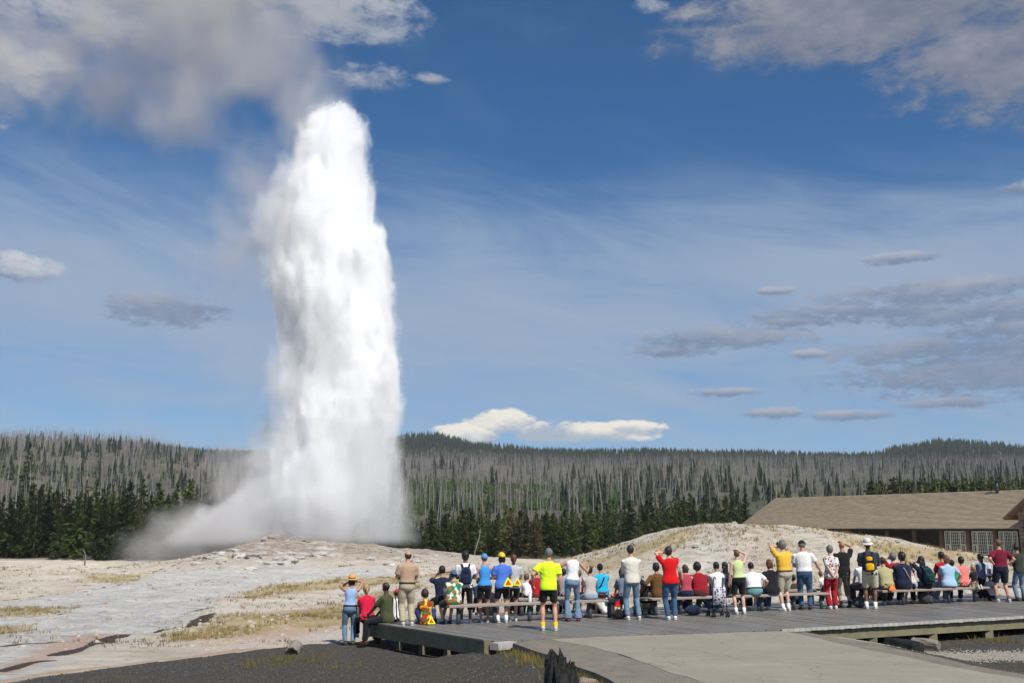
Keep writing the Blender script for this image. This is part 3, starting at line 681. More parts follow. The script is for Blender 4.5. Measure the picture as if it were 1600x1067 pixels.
        hole = (noise(t, pos, .25, 5, .6, sx=(1, 1, .7), off=(7, 1, 3)) - .40).smooth(0, .22, .16, 1.0)
        lowright = 1.0 - right * z.smooth(9, 17, .82, 0)
        d = core_d * 2.2 * hole * lowright + v
        return d * z.smooth(.6, 1.6) * z.smooth(42.9, 44.3, 1.0, 0.0)
    vol('spray', (-38, 86.5, .6), (-7, 103.5, 46.5), .185, spray, 1.35, (1, 1, 1, 1), -.1, 'dense white spray and vapour of the water column')
    plume = [(-100, -20), (0, 60), (120, 180), (300, 300)]
    def steam(t, pos):
        x, y, z = xyz(t, pos); y = y - GEY_Y
        big = noise(t, pos, .11, 7, .60, dist=.7); md = noise(t, pos, .3, 6, .6, off=(4, 2, 8))
        n = (big - .5) * 1.9 + (md - .5) * 1.3
        def blob(px, py, rx, rz, ry, k, rot=0.0):
            c = W(px, py); s = c.y and 1 / 16.2
            dx = (x - c.x); dz = (z - c.z)
            if rot:
                cs, sn = math.cos(rot), math.sin(rot); dx, dz = dx * cs + dz * sn, dz * cs - dx * sn
            dx = dx / (rx * s); dz = dz / (rz * s); dy = y / ry
            return (1.0 - (dx * dx + dy * dy + dz * dz)) * k
        up = None                                        # the plume drifting up and to the left
        for a in ((470, 170, 75, 120, 5, 1, 0), (420, 90, 130, 110, 7, 1, 0), (290, 60, 190, 105, 8, 1.0, 0), (300, 170, 110, 90, 7, .95, 0), (120, 110, 170, 110, 9, .9, 0), (400, 270, 75, 120, 6, .9, 0), (250, 20, 260, 110, 9, .9, 0), (370, 390, 70, 150, 6, .55, 0), (330, -60, 320, 130, 11, 1, 0), (-60, 40, 180, 130, 10, .8, 0)):
            q = blob(*a); up = q if up is None else up.max(q)
        hi = (up.max(-2.0) + n * 1.7 - .10).smooth(0, .9) * .12
        lo = None                                        # steam rolling along the ground on the lee side
        for a in ((330, 835, 130, 62, 7, 1, 0), (275, 830, 70, 50, 6, .7, 0), (390, 765, 80, 105, 6, 1, 0), (225, 855, 60, 40, 6, .5, 0), (420, 700, 65, 90, 5, .75, 0)):
            q = blob(*a); lo = q if lo is None else lo.max(q)
        lo = (lo.max(-2.0) + n * 1.6 - .2).smooth(0, .5) * .15
        mid = None
        for a in ((390, 560, 70, 180, 6, .8, 0), (340, 600, 110, 200, 7, .5, 0)):
            q = blob(*a); mid = q if mid is None else mid.max(q)
        mid = (mid.max(-2.0) + n * .9 - .25).smooth(0, 1.2) * .022
        return (hi + lo + mid) * z.smooth(-2.0, -.8)
    vol('steam', (-66, 83, -2.2), (-4, 107, 62), .55, steam, 1.0, (.84, .81, .785, 1), .1, 'grey steam drifting left from the column')
    # loose drops thrown off the column
    rng2 = np.random.default_rng(8); N = 60000; zz_ = rng2.uniform(1.5, 43.6, N) ** 1.0; l = np.interp(zz_, zz, [c[1] for c in cz]); r = np.interp(zz_, [c[0] for c in cr], [c[1] for c in cr]); c = (l + r) / 2; hw = (r - l) / 2
    a = rng2.random(N) * 6.2832; rr = np.abs(1 + rng2.normal(size=N) * .10 - .03) + (rng2.random(N) < .12) * np.abs(rng2.normal(size=N)) * .12 * (np.cos(a) > -.2)
    X_ = c + np.cos(a) * rr * hw + np.sin(zz_ * 1.3 + a * 3) * .25; Y_ = np.sin(a) * rr * np.minimum(hw, 6.) ; s_ = rng2.uniform(.008, .024, N)[:, None, None]
    D = rng2.normal(size=(N, 3, 3)) * s_ * np.array([1, 1, 2.2]); V = (np.stack([X_ - ox, Y_, zz_ - oz], -1)[:, None] + D).reshape(-1, 3)
    dm, t, b = mat_new('water_drops'); b.inputs['Base Color'].default_value = (.92, .94, .96, 1); b.inputs['Roughness'].default_value = .4
    tr = t.nodes.new('ShaderNodeBsdfTranslucent'); tr.inputs[0].default_value = (.92, .94, .96, 1); ms = t.nodes.new('ShaderNodeMixShader'); t.links.new(b.outputs[0], ms.inputs[1]); t.links.new(tr.outputs[0], ms.inputs[2]); t.links.new(ms.outputs[0], t.nodes['Material Output'].inputs[0])
    o = link('droplets', mesh_np('droplets', V, np.arange(len(V)).reshape(-1, 3)), dm, root); o['kind'] = 'stuff'; o['label'] = 'white drops thrown off the water column'
geyser()

# ------------------------------------------------------------------ lodge
def lodge():
    M_ROOF, t, b = mat_new('weathered_shingles'); g = coord(t)
    n = noise(t, g, 3.5, 7, .75, sx=(.8, 1, 1)); n2 = noise(t, g, 9, 5, .7)
    t.links.new(mix(t, ((n - .5) * 1.8 + (n2 - .5) * 1.2 + .5).clamp(), (.34, .27, .18), (.50, .41, .285)), b.inputs['Base Color']); b.inputs['Roughness'].default_value = .85
    bump(t, b, n2, .4, .03)
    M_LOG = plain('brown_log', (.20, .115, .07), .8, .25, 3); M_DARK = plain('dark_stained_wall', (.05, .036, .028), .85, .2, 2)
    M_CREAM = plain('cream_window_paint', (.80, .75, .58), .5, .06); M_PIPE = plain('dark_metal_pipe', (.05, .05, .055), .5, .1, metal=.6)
    M_STONE = plain('brown_fieldstone', (.20, .155, .115), .85, .35, 2, bmp=.5, bdist=.05); M_MORT = plain('dark_mortar', (.10, .085, .07), .9, .1)
    gm, t, b = mat_new('window_glass'); b.inputs['Base Color'].default_value = (.03, .035, .035, 1); b.inputs['Roughness'].default_value = .08
    A = at(1150, 826, Y=138.); B = at(1640, 824, Y=103.); A.z = B.z = 0
    e = (B - A).normalized(); nb = Vector((-e.y, e.x, 0)); nb = nb if nb.y > 0 else -nb      # along, and away from the camera
    L = (B - A).length
    root = link('lodge', None, None, None, (A.x, A.y, -1.3)); root.rotation_euler = (0, 0, math.atan2(e.y, e.x))
    tag(root, 'long low lodge with brown shingled roof and cream windows behind the pale rise', 'building')
    z0 = -(-1.3)                                               # world z 0 in local
    eave = 2.32 + z0; D = 6.6; ridge = 6.42 + z0
    # local: x along the eave, y away from the camera
    q = MB(); nc = 30; step = .085
    for i in range(nc):                                        # courses of shingles, each lapped over the one below
        f0, f1 = i / nc, (i + 1) / nc; y0, y1 = D * f0, D * f1; za, zb = eave + (ridge - eave) * f0, eave + (ridge - eave) * f1
        x0 = .12 * f0 * 10; N = 60; rr = random.Random(i)
        top = [Vector((x0 + (L - x0) * j / N, y0 - .05, za + step + rr.uniform(-.012, .012))) for j in range(N + 1)]; up = [Vector((x0 + (L - x0) * j / N, y1, zb + .004)) for j in range(N + 1)]; bot = [p - Vector((0, 0, step * 1.1)) for p in top]
        v = top + up + bot; k = N + 1
        q.add(v, [(j, j + 1, k + j + 1, k + j) for j in range(N)] + [(2 * k + j, 2 * k + j + 1, j + 1, j) for j in range(N)])
    roof = q.build('roof', M_ROOF, root)
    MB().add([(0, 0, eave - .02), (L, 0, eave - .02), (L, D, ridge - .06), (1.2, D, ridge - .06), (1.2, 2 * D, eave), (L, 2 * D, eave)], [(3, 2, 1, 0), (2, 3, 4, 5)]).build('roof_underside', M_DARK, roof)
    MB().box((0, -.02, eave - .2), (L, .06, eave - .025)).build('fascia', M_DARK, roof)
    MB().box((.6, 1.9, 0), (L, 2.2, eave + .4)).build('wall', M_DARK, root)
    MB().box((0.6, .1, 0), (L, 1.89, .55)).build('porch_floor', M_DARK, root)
    cx = None
    def lx(px):                                                # local x of the eave line at an image column
        lo, hi = -5., L + 10
        for _ in range(50):
            m = (lo + hi) / 2; p = A + e * m; u = 800 + 1600 * p.x / (p.y * math.cos(PITCH))
            lo, hi = (m, hi) if u < px else (lo, m)
        return lo
    posts = [1299, 1341, 1383, 1425, 1467, 1509, 1551]
    for px in posts:
        x = lx(px); MB().tube([(x, .35, .1), (x, .34, 1.6), (x, .35, eave - .05)], [.27, .25, .24], 10).build('post', M_LOG, root, True)
    for k, (a, c) in enumerate(((1467, 1509), (1509, 1551), (1551, 1590))):
        xa, xb = lx(a) + .32, lx(c) - .32; zb, zt = .95, eave - .28; y = .45
        w = MB()
        fr = .08
        for (u0, u1, v0, v1) in ((xa, xb, zb, zb + fr), (xa, xb, zt - fr, zt), (xa, xa + fr, zb + fr, zt - fr), (xb - fr, xb, zb + fr, zt - fr)): w.box((u0, y, v0), (u1, y + .1, v1))
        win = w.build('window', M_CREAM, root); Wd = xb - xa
        MB().box((xa + .02, y + .06, zb + .02), (xb - .02, y + .075, zt - .02)).build('pane', gm, win)
        m = MB(); s1, s2 = xa + Wd * .27, xa + Wd * .73; cs = zb + (zt - zb) * .42
        for x in (s1, s2): m.box((x - .05, y - .01, zb + fr), (x + .05, y + .058, zt - fr))
        for x0_, x1_, nn in ((xa, s1, 2), (s1, s2, 4), (s2, xb, 2)):
            for i in range(1, nn + 1):
                x = x0_ + (x1_ - x0_) * i / (nn + 1); m.box((x - .018, y + .012, zb + fr), (x + .018, y + .052, zt - fr))
        for i in range(1, 7):
            z = zb + (zt - zb) * i / 7; m.box((xa + fr, y + .016, z - .016), (xb - fr, y + .048, z + .016))
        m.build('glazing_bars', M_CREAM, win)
        for u0, u1 in ((xa + .03, s1 - .02), (s2 + .02, xb - .03)):
            c_ = MB()
            for (p0, p1, v0, v1) in ((u0, u1, zb, zb + .09), (u0, u1, cs - .09, cs), (u0, u0 + .09, zb + .09, cs - .09), (u1 - .09, u1, zb + .09, cs - .09)): c_.box((p0, y - .07, v0), (p1, y - .005, v1))
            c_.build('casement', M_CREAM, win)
    # stone pier with a small gable
    xs = lx(1584) + 1.3; pier = MB().box((xs, -1.2, 0), (xs + 6, 2.4, eave + 1.9)).build('stone_pier', M_MORT, root)
    rr = random.Random(3); z = .05
    while z < eave + 1.8:
        hh = rr.uniform(.26, .5); u = xs - .02
        while u < xs + 3.2:
            ww = rr.uniform(.3, .8); q = MB(); q.box((u + .03, -1.2 - rr.uniform(.04, .12), z + .03), (min(u + ww, xs + 3.3) - .03, -1.1, z + hh - .03)); q.build('stone', M_STONE, pier); u += ww
        u = -1.18
        while u < 1.0:
            ww = rr.uniform(.3, .7); MB().box((xs - rr.uniform(.04, .1), u + .03, z + .03), (xs + .1, u + ww - .03, z + hh - .03)).build('stone', M_STONE, pier); u += ww
        z += hh
    gx = xs + 3.3; q = MB()
    for s in (-1, 1): q.add([(gx, -2.3, eave + 4.3), (gx + s * 4.2, -2.3, eave + .85), (gx + s * 4.2, 5, eave + .85), (gx, 5, eave + 4.3), (gx, -2.3, eave + 4.5), (gx + s * 4.35, -2.3, eave + 1.0), (gx + s * 4.35, 5, eave + 1.0), (gx, 5, eave + 4.5)],
                            [(0, 1, 2, 3), (4, 7, 6, 5), (0, 4, 5, 1), (1, 5, 6, 2), (2, 6, 7, 3)])
    gr = q.build('gable_roof', M_LOG, root)
    for i in range(5): MB().box((gx - 3.9 + i * .9, -2.2, eave + 1.0 + i * .74), (gx - 3.75 + i * .9, -1.3, eave + 1.18 + i * .74)).build('rafter', M_LOG, gr)
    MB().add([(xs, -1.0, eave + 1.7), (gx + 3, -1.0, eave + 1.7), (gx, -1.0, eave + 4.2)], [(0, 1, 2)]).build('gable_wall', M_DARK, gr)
    x = lx(1512); p = MB(); p.tube([(x, D - .5, ridge - .6), (x, D - .5, ridge + 1.0)], .17, 10); ch = p.build('chimney_pipe', M_PIPE, root, True)
    MB().tube([(x, D - .5, ridge + 1.0), (x, D - .5, ridge + 1.12)], .3, 10).build('rain_cap', M_PIPE, ch)
lodge()

# ------------------------------------------------------------------ boardwalk and paths
M_PLANK, t, b = mat_new('worn_deck_plank'); g = coord(t)
n = noise(t, g, 1.1, 6, .65, off=(3, 3, 3)); n2 = noise(t, g, 9, 5, .6); r_ = rnd(t)
t.links.new(mix(t, ((n - .5) * 1.5 + (n2 - .5) * .7 + (r_ - .5) * .3 + .5).clamp(), (.145, .135, .115), (.235, .22, .195)), b.inputs['Base Color'])
t.links.new((n * .3 + .3).k, b.inputs['Roughness']); b.inputs['Specular IOR Level'].default_value = .55; bump(t, b, n2, .15, .005)
M_BEAM = plain('olive_grey_timber', (.20, .18, .11), .8, .3, 4, bmp=.4); M_NOSE = plain('pale_worn_plank_end', (.42, .40, .365), .7, .18, 5)
M_CONC, t, b = mat_new('concrete_path'); g = coord(t)
n = noise(t, g, .5, 7, .6); n2 = noise(t, g, 30, 3, .6); n3 = noise(t, g, 3, 6, .65)
c = mix(t, ((n - .5) * 1.8 + (n3 - .5) * .8 + (n2 - .5) * .6 + .5).clamp(), (.255, .225, .165), (.345, .31, .235))
sep_x, sep_y, _z = xyz(t, g)
crk = ((sep_y * .9 + sep_x * .25 + (noise(t, g, 1.2, 4) - .5) * .25)._m('PINGPONG', 2.2)).smooth(.0, .03, 1, 0)
c = mix(t, crk * .45, c, (.07, .06, .05)); vor = t.nodes.new('ShaderNodeTexVoronoi'); vor.feature = 'DISTANCE_TO_EDGE'; vor.inputs['Scale'].default_value = .38; wv_ = t.nodes.new('ShaderNodeVectorMath'); wv_.operation = 'ADD'; nn_ = t.nodes.new('ShaderNodeTexNoise'); nn_.inputs['Scale'].default_value = 1.5; nn_.inputs['Detail'].default_value = 6; t.links.new(g, nn_.inputs['Vector']); t.links.new(g, wv_.inputs[0]); t.links.new(nn_.outputs['Color'], wv_.inputs[1]); t.links.new(wv_.outputs[0], vor.inputs['Vector']); c = mix(t, X(t, vor.outputs['Distance']).smooth(0, .008, 1, 0) * .5, c, (.09, .08, .065)); c = mix(t, (noise(t, g, 22, 3, .7, off=(6, 1, 2)) - .63).smooth(0, .03) * .5, c, (.13, .115, .09)); c = mix(t, (noise(t, g, 1.7, 6, .75, sx=(.5, 1.3, 1), off=(2, 3, 9)) - .54).smooth(0, .12) * .3, c, (.40, .37, .30)); c = mix(t, (noise(t, g, .9, 5, .7, off=(2, 8, 1)) - .58).smooth(0, .1) * .3, c, (.14, .125, .10))
t.links.new(c, b.inputs['Base Color']); b.inputs['Roughness'].default_value = .7; bump(t, b, n2 * .4 + n3, .25, .01)
M_AGG, t, b = mat_new('pebbly_shoulder'); g = coord(t)
n = noise(t, g, 45, 3, .7); n3 = noise(t, g, 2, 6, .6)
t.links.new(mix(t, ((n - .5) * 2.2 + (n3 - .5) + .5).clamp(), (.11, .095, .07), (.28, .245, .19)), b.inputs['Base Color']); b.inputs['Roughness'].default_value = .9; bump(t, b, n, .5, .02)

V2 = lambda p: Vector((p.x, p.y, 0))
FRONT = [V2(at(770, 1001, 0)), V2(at(1000, 991, 0)), V2(at(1220, 983, 0)), V2(at(1420, 972, 0)), V2(at(1600, 962, 0)), V2(at(1790, 951, 0))]
BENCH = [V2(at(686, 976.5, 0)), V2(at(830, 970, 0)), V2(at(945, 964.5, 0)), V2(at(1024, 961, 0)), V2(at(1194, 955, 0)), V2(at(1290, 950.5, 0)), V2(at(1412, 945, 0)), V2(at(1525, 940, 0)), V2(at(1650, 934, 0))]
def lerp_poly(P, s):
    Ls = [(P[i + 1] - P[i]).length for i in range(len(P) - 1)]; d = s * sum(Ls)
    for i, l in enumerate(Ls):
        if d <= l or i == len(Ls) - 1: return P[i] + (P[i + 1] - P[i]) * (d / l)
        d -= l
def on_line(P, px):
    lo, hi = 0., 1.
    for _ in range(40):
        m = (lo + hi) / 2; p = lerp_poly(P, m); u = 800 + 1600 * p.x / (p.y * math.cos(PITCH) - CAM_Z * math.sin(PITCH))
        lo, hi = (m, hi) if u < px else (lo, m)
    return lerp_poly(P, lo)
def shift(P, d):
    out = []
    for i, p in enumerate(P):
        t = (P[min(i + 1, len(P) - 1)] - P[max(i - 1, 0)]).normalized(); out.append(p + Vector((-t.y, t.x, 0)) * d)
    return out
ROW2 = shift(BENCH, 1.45)
def boardwalk():
    root = link('boardwalk', None, None, None, (0, 0, 0)); tag(root, 'grey plank boardwalk where the crowd stands and sits', 'boardwalk')
    tip = V2(at(577, 972, 0)); far0 = tip
    back = shift(BENCH, 2.6); back = [far0, far0 + (back[2] - far0) * .5 + Vector((-.3, .5, 0))] + back[2:]; N = 128
    F = [lerp_poly(FRONT, i / N) for i in range(N + 1)]; Bk = [lerp_poly(back, i / N) for i in range(N + 1)]
    rr = random.Random(2)
    for i in range(N):
        u = (F[i + 1] - F[i]).normalized() * .003; dz = rr.uniform(-.004, .003); ov = rr.uniform(-.015, .03)
        w = (F[i] - Bk[i]).normalized()
        p = [F[i] + u + w * ov, F[i + 1] - u + w * ov, Bk[i + 1] - u, Bk[i] + u]
        v = [q + Vector((0, 0, dz - .05)) for q in p] + [q + Vector((0, 0, dz)) for q in p]
        MB().add(v, [(3, 2, 1, 0), (4, 5, 6, 7), (0, 1, 5, 4), (1, 2, 6, 5), (2, 3, 7, 6), (3, 0, 4, 7)]).build('plank', M_PLANK, root)
    def beam(name, a, b_, z0, z1, w, mat, par=root):
        d = (b_ - a).normalized(); s = Vector((-d.y, d.x, 0)) * w / 2
        v = [q + Vector((0, 0, z)) for z in (z0, z1) for q in (a - s, b_ - s, b_ + s, a + s)]
        return MB().add(v, [(3, 2, 1, 0), (4, 5, 6, 7), (0, 1, 5, 4), (1, 2, 6, 5), (2, 3, 7, 6), (3, 0, 4, 7)]).build(name, mat, par)
    a, c = V2(at(768, 1002, 0)), tip; d = (c - a).normalized(); sd = Vector((-d.y, d.x, 0)) * .09
    mid = a + (c - a) * .52
    for k, (p, q) in enumerate(((a, mid - d * .004), (mid + d * .004, c))): beam('edge_beam', p + sd, q + sd, -.27 - .01 * k, .012 + .004 * k, .16, M_BEAM)
    beam('edge_cap', a + sd * 1.0, c + sd * 1.0, .018, .05, .2, M_PLANK)
    for i in range(5):
        p = a + (c - a) * (.12 + .2 * i); MB().box((p.x - .08, p.y + .05, -1.0), (p.x + .08, p.y + .21, -.28)).build('support_post', M_BEAM, root)
    # right front edge: nosing of pale plank ends and a beam on posts
    Rf = FRONT[2:]; n = 78
    for i in range(n):
        p, q = lerp_poly(Rf, i / n), lerp_poly(Rf, (i + .955) / n); o = Vector((.0, -.035, 0)); beam('nosing_block', p + o, q + o, -.055 + rr.uniform(-.006, .006), .006 + rr.uniform(0, .005), .06, M_NOSE)
    for i in range(len(Rf) - 1): beam('edge_beam', Rf[i] + Vector((.02, .12, 0)), Rf[i + 1] + Vector((.02, .12, 0)), -.30, -.062, .14, M_BEAM)
    for i in range(7):
        p = lerp_poly(Rf, .06 + .15 * i); MB().box((p.x - .1, p.y + .06, -1.0), (p.x + .1, p.y + .26, -.302)).build('support_post', M_BEAM, root)
    p, q = V2(at(772, 1003, 0)), V2(at(801, 1000, 0)); beam('step_board', p + Vector((0, -.05, 0)), q + Vector((0, -.05, 0)), -.14, -.01, .24, M_NOSE)
boardwalk()
def strip(name, left, right, z0, z1, mat, n=60, depth=.35, zf=None):
    """a paved strip between two outlines, with sides that go down into the ground"""
    rs = []
    for i in range(n + 1):
        a, c = lerp_poly(left, i / n), lerp_poly(right, i / n); jt = lambda k: Vector((.035 * math.sin(i * 2.1 + k) + .03 * math.sin(i * 5.3 + 2 * k), .03 * math.sin(i * 3.7 + k), 0)); a = a + jt(1); c = c + jt(2); z = z0 + (z1 - z0) * i / n
        row = [a + Vector((-.06, 0, z - depth)), a + Vector((0, 0, z))] + [a + (c - a) * k + Vector((0, 0, z + .004 * math.sin(i * .7 + k * 9))) for k in (.15, .35, .5, .65, .85)] + [c + Vector((0, 0, z)), c + Vector((.06, 0, z - depth))]
        rs.append(row)
    m = len(rs[0]); v = [p for r in rs for p in r]
    f = [(i * m + j, i * m + j + 1, (i + 1) * m + j + 1, (i + 1) * m + j) for i in range(n) for j in range(m - 1)]
    f.append(tuple(range(m - 1, -1, -1))); f.append(tuple(n * m + j for j in range(m)))
    o = MB().add(v, f).build(name, mat); tag(o, kind='structure'); return o
PL = [V2(at(848, 996, 0)), V2(at(930, 1009, 0)), V2(at(1003, 1032, 0)), V2(at(1090, 1062, 0)), V2(at(1180, 1110, 0)), Vector((3.0, 8, 0)), Vector((2.4, -8, 0))]
PR = [V2(at(1226, 984.5, 0)), V2(at(1290, 999, 0)), V2(at(1390, 1020, 0)), V2(at(1500, 1042, 0)), V2(at(1620, 1062, 0)), Vector((9.5, 10, 0)), Vector((8.5, -8, 0))]
strip('path', PL, PR, -.012, -.012, M_CONC)
SL = [V2(at(797, 1003, 0)), V2(at(862, 1022, 0)), V2(at(922, 1047, 0)), V2(at(985, 1075, 0)), V2(at(1060, 1130, 0)), Vector((2.0, 8, 0)), Vector((1.4, -8, 0))]
o = strip('path_shoulder', SL, [p + Vector((.03, 0, 0)) for p in PL], -.018, -.018, M_AGG, 40)
SR = [V2(at(1262, 985.5, 0)), V2(at(1350, 1000, 0)), V2(at(1450, 1019, 0)), V2(at(1540, 1040, 0)), V2(at(1680, 1062, 0)), Vector((10.6, 10, 0)), Vector((9.7, -8, 0))]
strip('path_shoulder', [p - Vector((.03, 0, 0)) for p in PR], SR, -.03, -.05, M_AGG, 40)

# ------------------------------------------------------------------ benches
M_SEAT = plain('worn_bench_plank', (.30, .245, .205), .6, .18, 4); M_POST = plain('blue_grey_steel_post', (.085, .105, .115), .5, .12, metal=.2)
def bench(P, a, b_, label, posts, dz=0):
    p0, p1 = on_line(P, a), on_line(P, b_); root = link('bench', None, None, None, (p0.x, p0.y, 0)); tag(root, label, 'bench')
    d = (p1 - p0); L = d.length; root.rotation_euler = (0, 0, math.atan2(d.y, d.x))
    k = max(1, round(L / 3.2)); sg = L / k
    for i in range(k):
        for j in range(2):                                         # two boards side by side
            y0 = -.16 + j * .17; q = MB(); r = .03
            prof_ = [(y0, .39), (y0, .43), (y0 + .02, .45), (y0 + .14, .45), (y0 + .16, .43), (y0 + .16, .39)]
            q.rings([[Vector((x, y, z)) for y, z in prof_] for x in (i * sg + .005, i * sg + sg - .005)]); q.build('seat_board', M_SEAT, root)
    for u in posts:
        x = (on_line(P, u) - p0).length
        lg = MB().tube([(x, 0, -.02), (x, 0, .36)], .048, 12).build('leg', M_POST, root, True)
        MB().box((x - .05, -.15, .355), (x + .05, .17, .392)).build('bracket', M_POST, lg)
bench(BENCH, 697, 962, 'front row bench carrying the white bottle, below the neon yellow shirt', (716, 773, 828, 867, 922, 952))
bench(BENCH, 1000, 1292, 'front row bench behind the blue stroller', (1024, 1064, 1195, 1243, 1284))
bench(BENCH, 1374, 1648, 'front row bench beside the man with the yellow and black backpack', (1412, 1456, 1484, 1525, 1600))
bench(ROW2, 806, 1010, 'second row bench mostly hidden behind the neon yellow shirt and white top', (815, 870, 935, 1000))
bench(ROW2, 1040, 1280, 'second row bench hidden behind the dark red shirt and white polo', (1050, 1130, 1200, 1270))
bench(ROW2, 1330, 1640, 'second row bench behind the navy and red shirts near the lodge windows', (1336, 1430, 1540))
# ------------------------------------------------------------------ people
def fabric(name, c, kind=None, c2=(.8, .8, .8), c3=(.02, .02, .02), scale=1.0):
    key = ('fab', name, c, kind)
    if key in _MC: return _MC[key]
    m, t, b = mat_new(name); g = coord(t); x, y, z = xyz(t, g)
    fold = noise(t, g, 9, 4, .55, sx=(1, 1, .45)); wv = noise(t, g, 160, 2)
    base = None
    if kind == 'stripe': base = mix(t, (x * (1 / .085) + (fold - .5) * .15)._m('PINGPONG', .5).gt(.34), c, c2)
    elif kind == 'check':
        k = ((x + z * .9)._m('PINGPONG', .028) * 36).clamp() * .5 + ((x - z * .9)._m('PINGPONG', .028) * 36).clamp() * .5; base = mix(t, k, c, c2)
    elif kind in ('hawaii', 'print', 'camo'):
        v = t.nodes.new('ShaderNodeTexVoronoi'); v.inputs['Scale'].default_value = {'hawaii': 11, 'print': 15, 'camo': 13}[kind]; v.inputs['Randomness'].default_value = .7 if kind == 'print' else 1.0; t.links.new(g, v.inputs['Vector'])
        sv = t.nodes.new('ShaderNodeSeparateColor'); t.links.new(v.outputs['Color'], sv.inputs[0]); r, gg, bb = (X(t, o) for o in sv.outputs[:3]); dst = X(t, v.outputs['Distance'])
        base = mix(t, r.gt(.52), c, c2); base = mix(t, gg.gt(.7), base, c3)
        if kind == 'camo': base = mix(t, bb.gt(.7), base, (.35, .03, .02))
        if kind == 'print': base = mix(t, dst.gt(.42), base, (.62, .60, .56))
    elif kind == 'denim': base = mix(t, ((noise(t, g, 5, 5, .6) - .5) * 2.6 + .5).clamp(), c, c2)
    f = (fold - .5) * .22 + (wv - .5) * .15 + 1.0
    v = t.nodes.new('ShaderNodeVectorMath'); v.operation = 'SCALE'; t.links.new(f.k, v.inputs['Scale'])
    if base is None: v.inputs[0].default_value = c
    else: t.links.new(base, v.inputs[0])
    t.links.new(v.outputs[0], b.inputs['Base Color']); b.inputs['Roughness'].default_value = .85; b.inputs['Specular IOR Level'].default_value = .15; b.inputs['Sheen Weight'].default_value = .15
    bump(t, b, fold * .9 + wv * .06 + noise(t, g, 26, 3, .5, sx=(1, 1, .6)) * .35, .6, .022); _MC[key] = m; return m
def skin_mat(c):
    key = ('skin', c)
    if key in _MC: return _MC[key]
    m, t, b = mat_new('skin'); g = coord(t); n = noise(t, g, 18, 4)
    t.links.new(mix(t, n, tuple(v * .86 for v in c), tuple(min(1, v * 1.1) for v in c)), b.inputs['Base Color']); b.inputs['Roughness'].default_value = .5; b.inputs['Specular IOR Level'].default_value = .35
    b.inputs['Subsurface Weight'].default_value = .0; _MC[key] = m; return m
def hair_mat(c):
    key = ('hair', c)
    if key in _MC: return _MC[key]
    m, t, b = mat_new('hair'); g = coord(t); n = noise(t, g, 60, 4, .6, sx=(1, 1, .15))
    t.links.new(mix(t, ((n - .5) * 2.5 + .5).clamp(), tuple(v * .55 for v in c), tuple(v * 1.35 for v in c)), b.inputs['Base Color']); b.inputs['Roughness'].default_value = .45
    bump(t, b, n, .8, .02); _MC[key] = m; return m
M_EYE = plain('dark_eye', (.02, .015, .01), .3, 0, bmp=0); M_LIP = plain('lip', (.35, .13, .11), .5, .05, bmp=0)
SK = {'light': (.62, .37, .27), 'fair': (.68, .45, .35), 'tan': (.45, .24, .155), 'red': (.58, .29, .20), 'brown': (.17, .085, .05), 'dark': (.09, .045, .028), 'olive': (.42, .25, .16)}
HR = {'black': (.012, .010, .010), 'brown': (.06, .035, .02), 'dkbrown': (.03, .018, .012), 'auburn': (.13, .045, .02), 'blond': (.42, .28, .12), 'grey': (.17, .16, .15), 'ltbrown': (.16, .09, .04)}
DENIM = ('denim', (.085, .15, .24), (.20, .29, .40)); DKDENIM = ('denim', (.03, .075, .16), (.06, .12, .22))
JOBS = []
def ik(S, Wt, a, b_, pole):
    d = Wt - S; L = min(d.length, (a + b_) * .999); L = max(L, abs(a - b_) + .01); dn = d.normalized(); x = (a * a - b_ * b_ + L * L) / (2 * L); h = math.sqrt(max(a * a - x * x, 0))
    p = pole - dn * pole.dot(dn); p = p.normalized() if p.length > 1e-4 else dn.orthogonal().normalized()
    return S + dn * x + p * h, S + dn * L
ARMS = {  # wrist in the torso frame (side, front, up from the pelvis), elbow pole
    'down': ((.27, .05, -.06), (.4, -1, 0)), 'hips': ((.19, -.03, .12), (1, -.7, 0)), 'belly': ((.06, .22, .18), (.9, -.6, -.4)), 'fold': ((-.07, .20, .27), (1, -.2, -.7)),
    'camera': ((.06, .21, .66), (1, .1, -.75)), 'shade': ((.09, .12, .80), (1, .1, .05)), 'wide': ((.07, .13, .68), (1, -.15, .15)), 'behind': ((.035, -.19, -.02), (1, -.6, 0)), 'lap': ((.10, .36, .05), (1, -.4, -.3)), 'knees': ((.14, .42, .10), (1, -.2, -.3)),
    'outleft': ((.42, .22, .42), (.3, -.8, -.6)), 'reach': ((.44, .20, .02), (.5, -1, .2)), 'side': ((.33, .03, .06), (.6, -1, 0)), 'elbowout': ((.42, .10, .44), (.2, -.6, -1)), 'floor': ((.32, -.12, -.08), (.5, -1, 0)), 'around': ((.40, .18, .12), (.7, -.8, 0))}
class Fig: pass
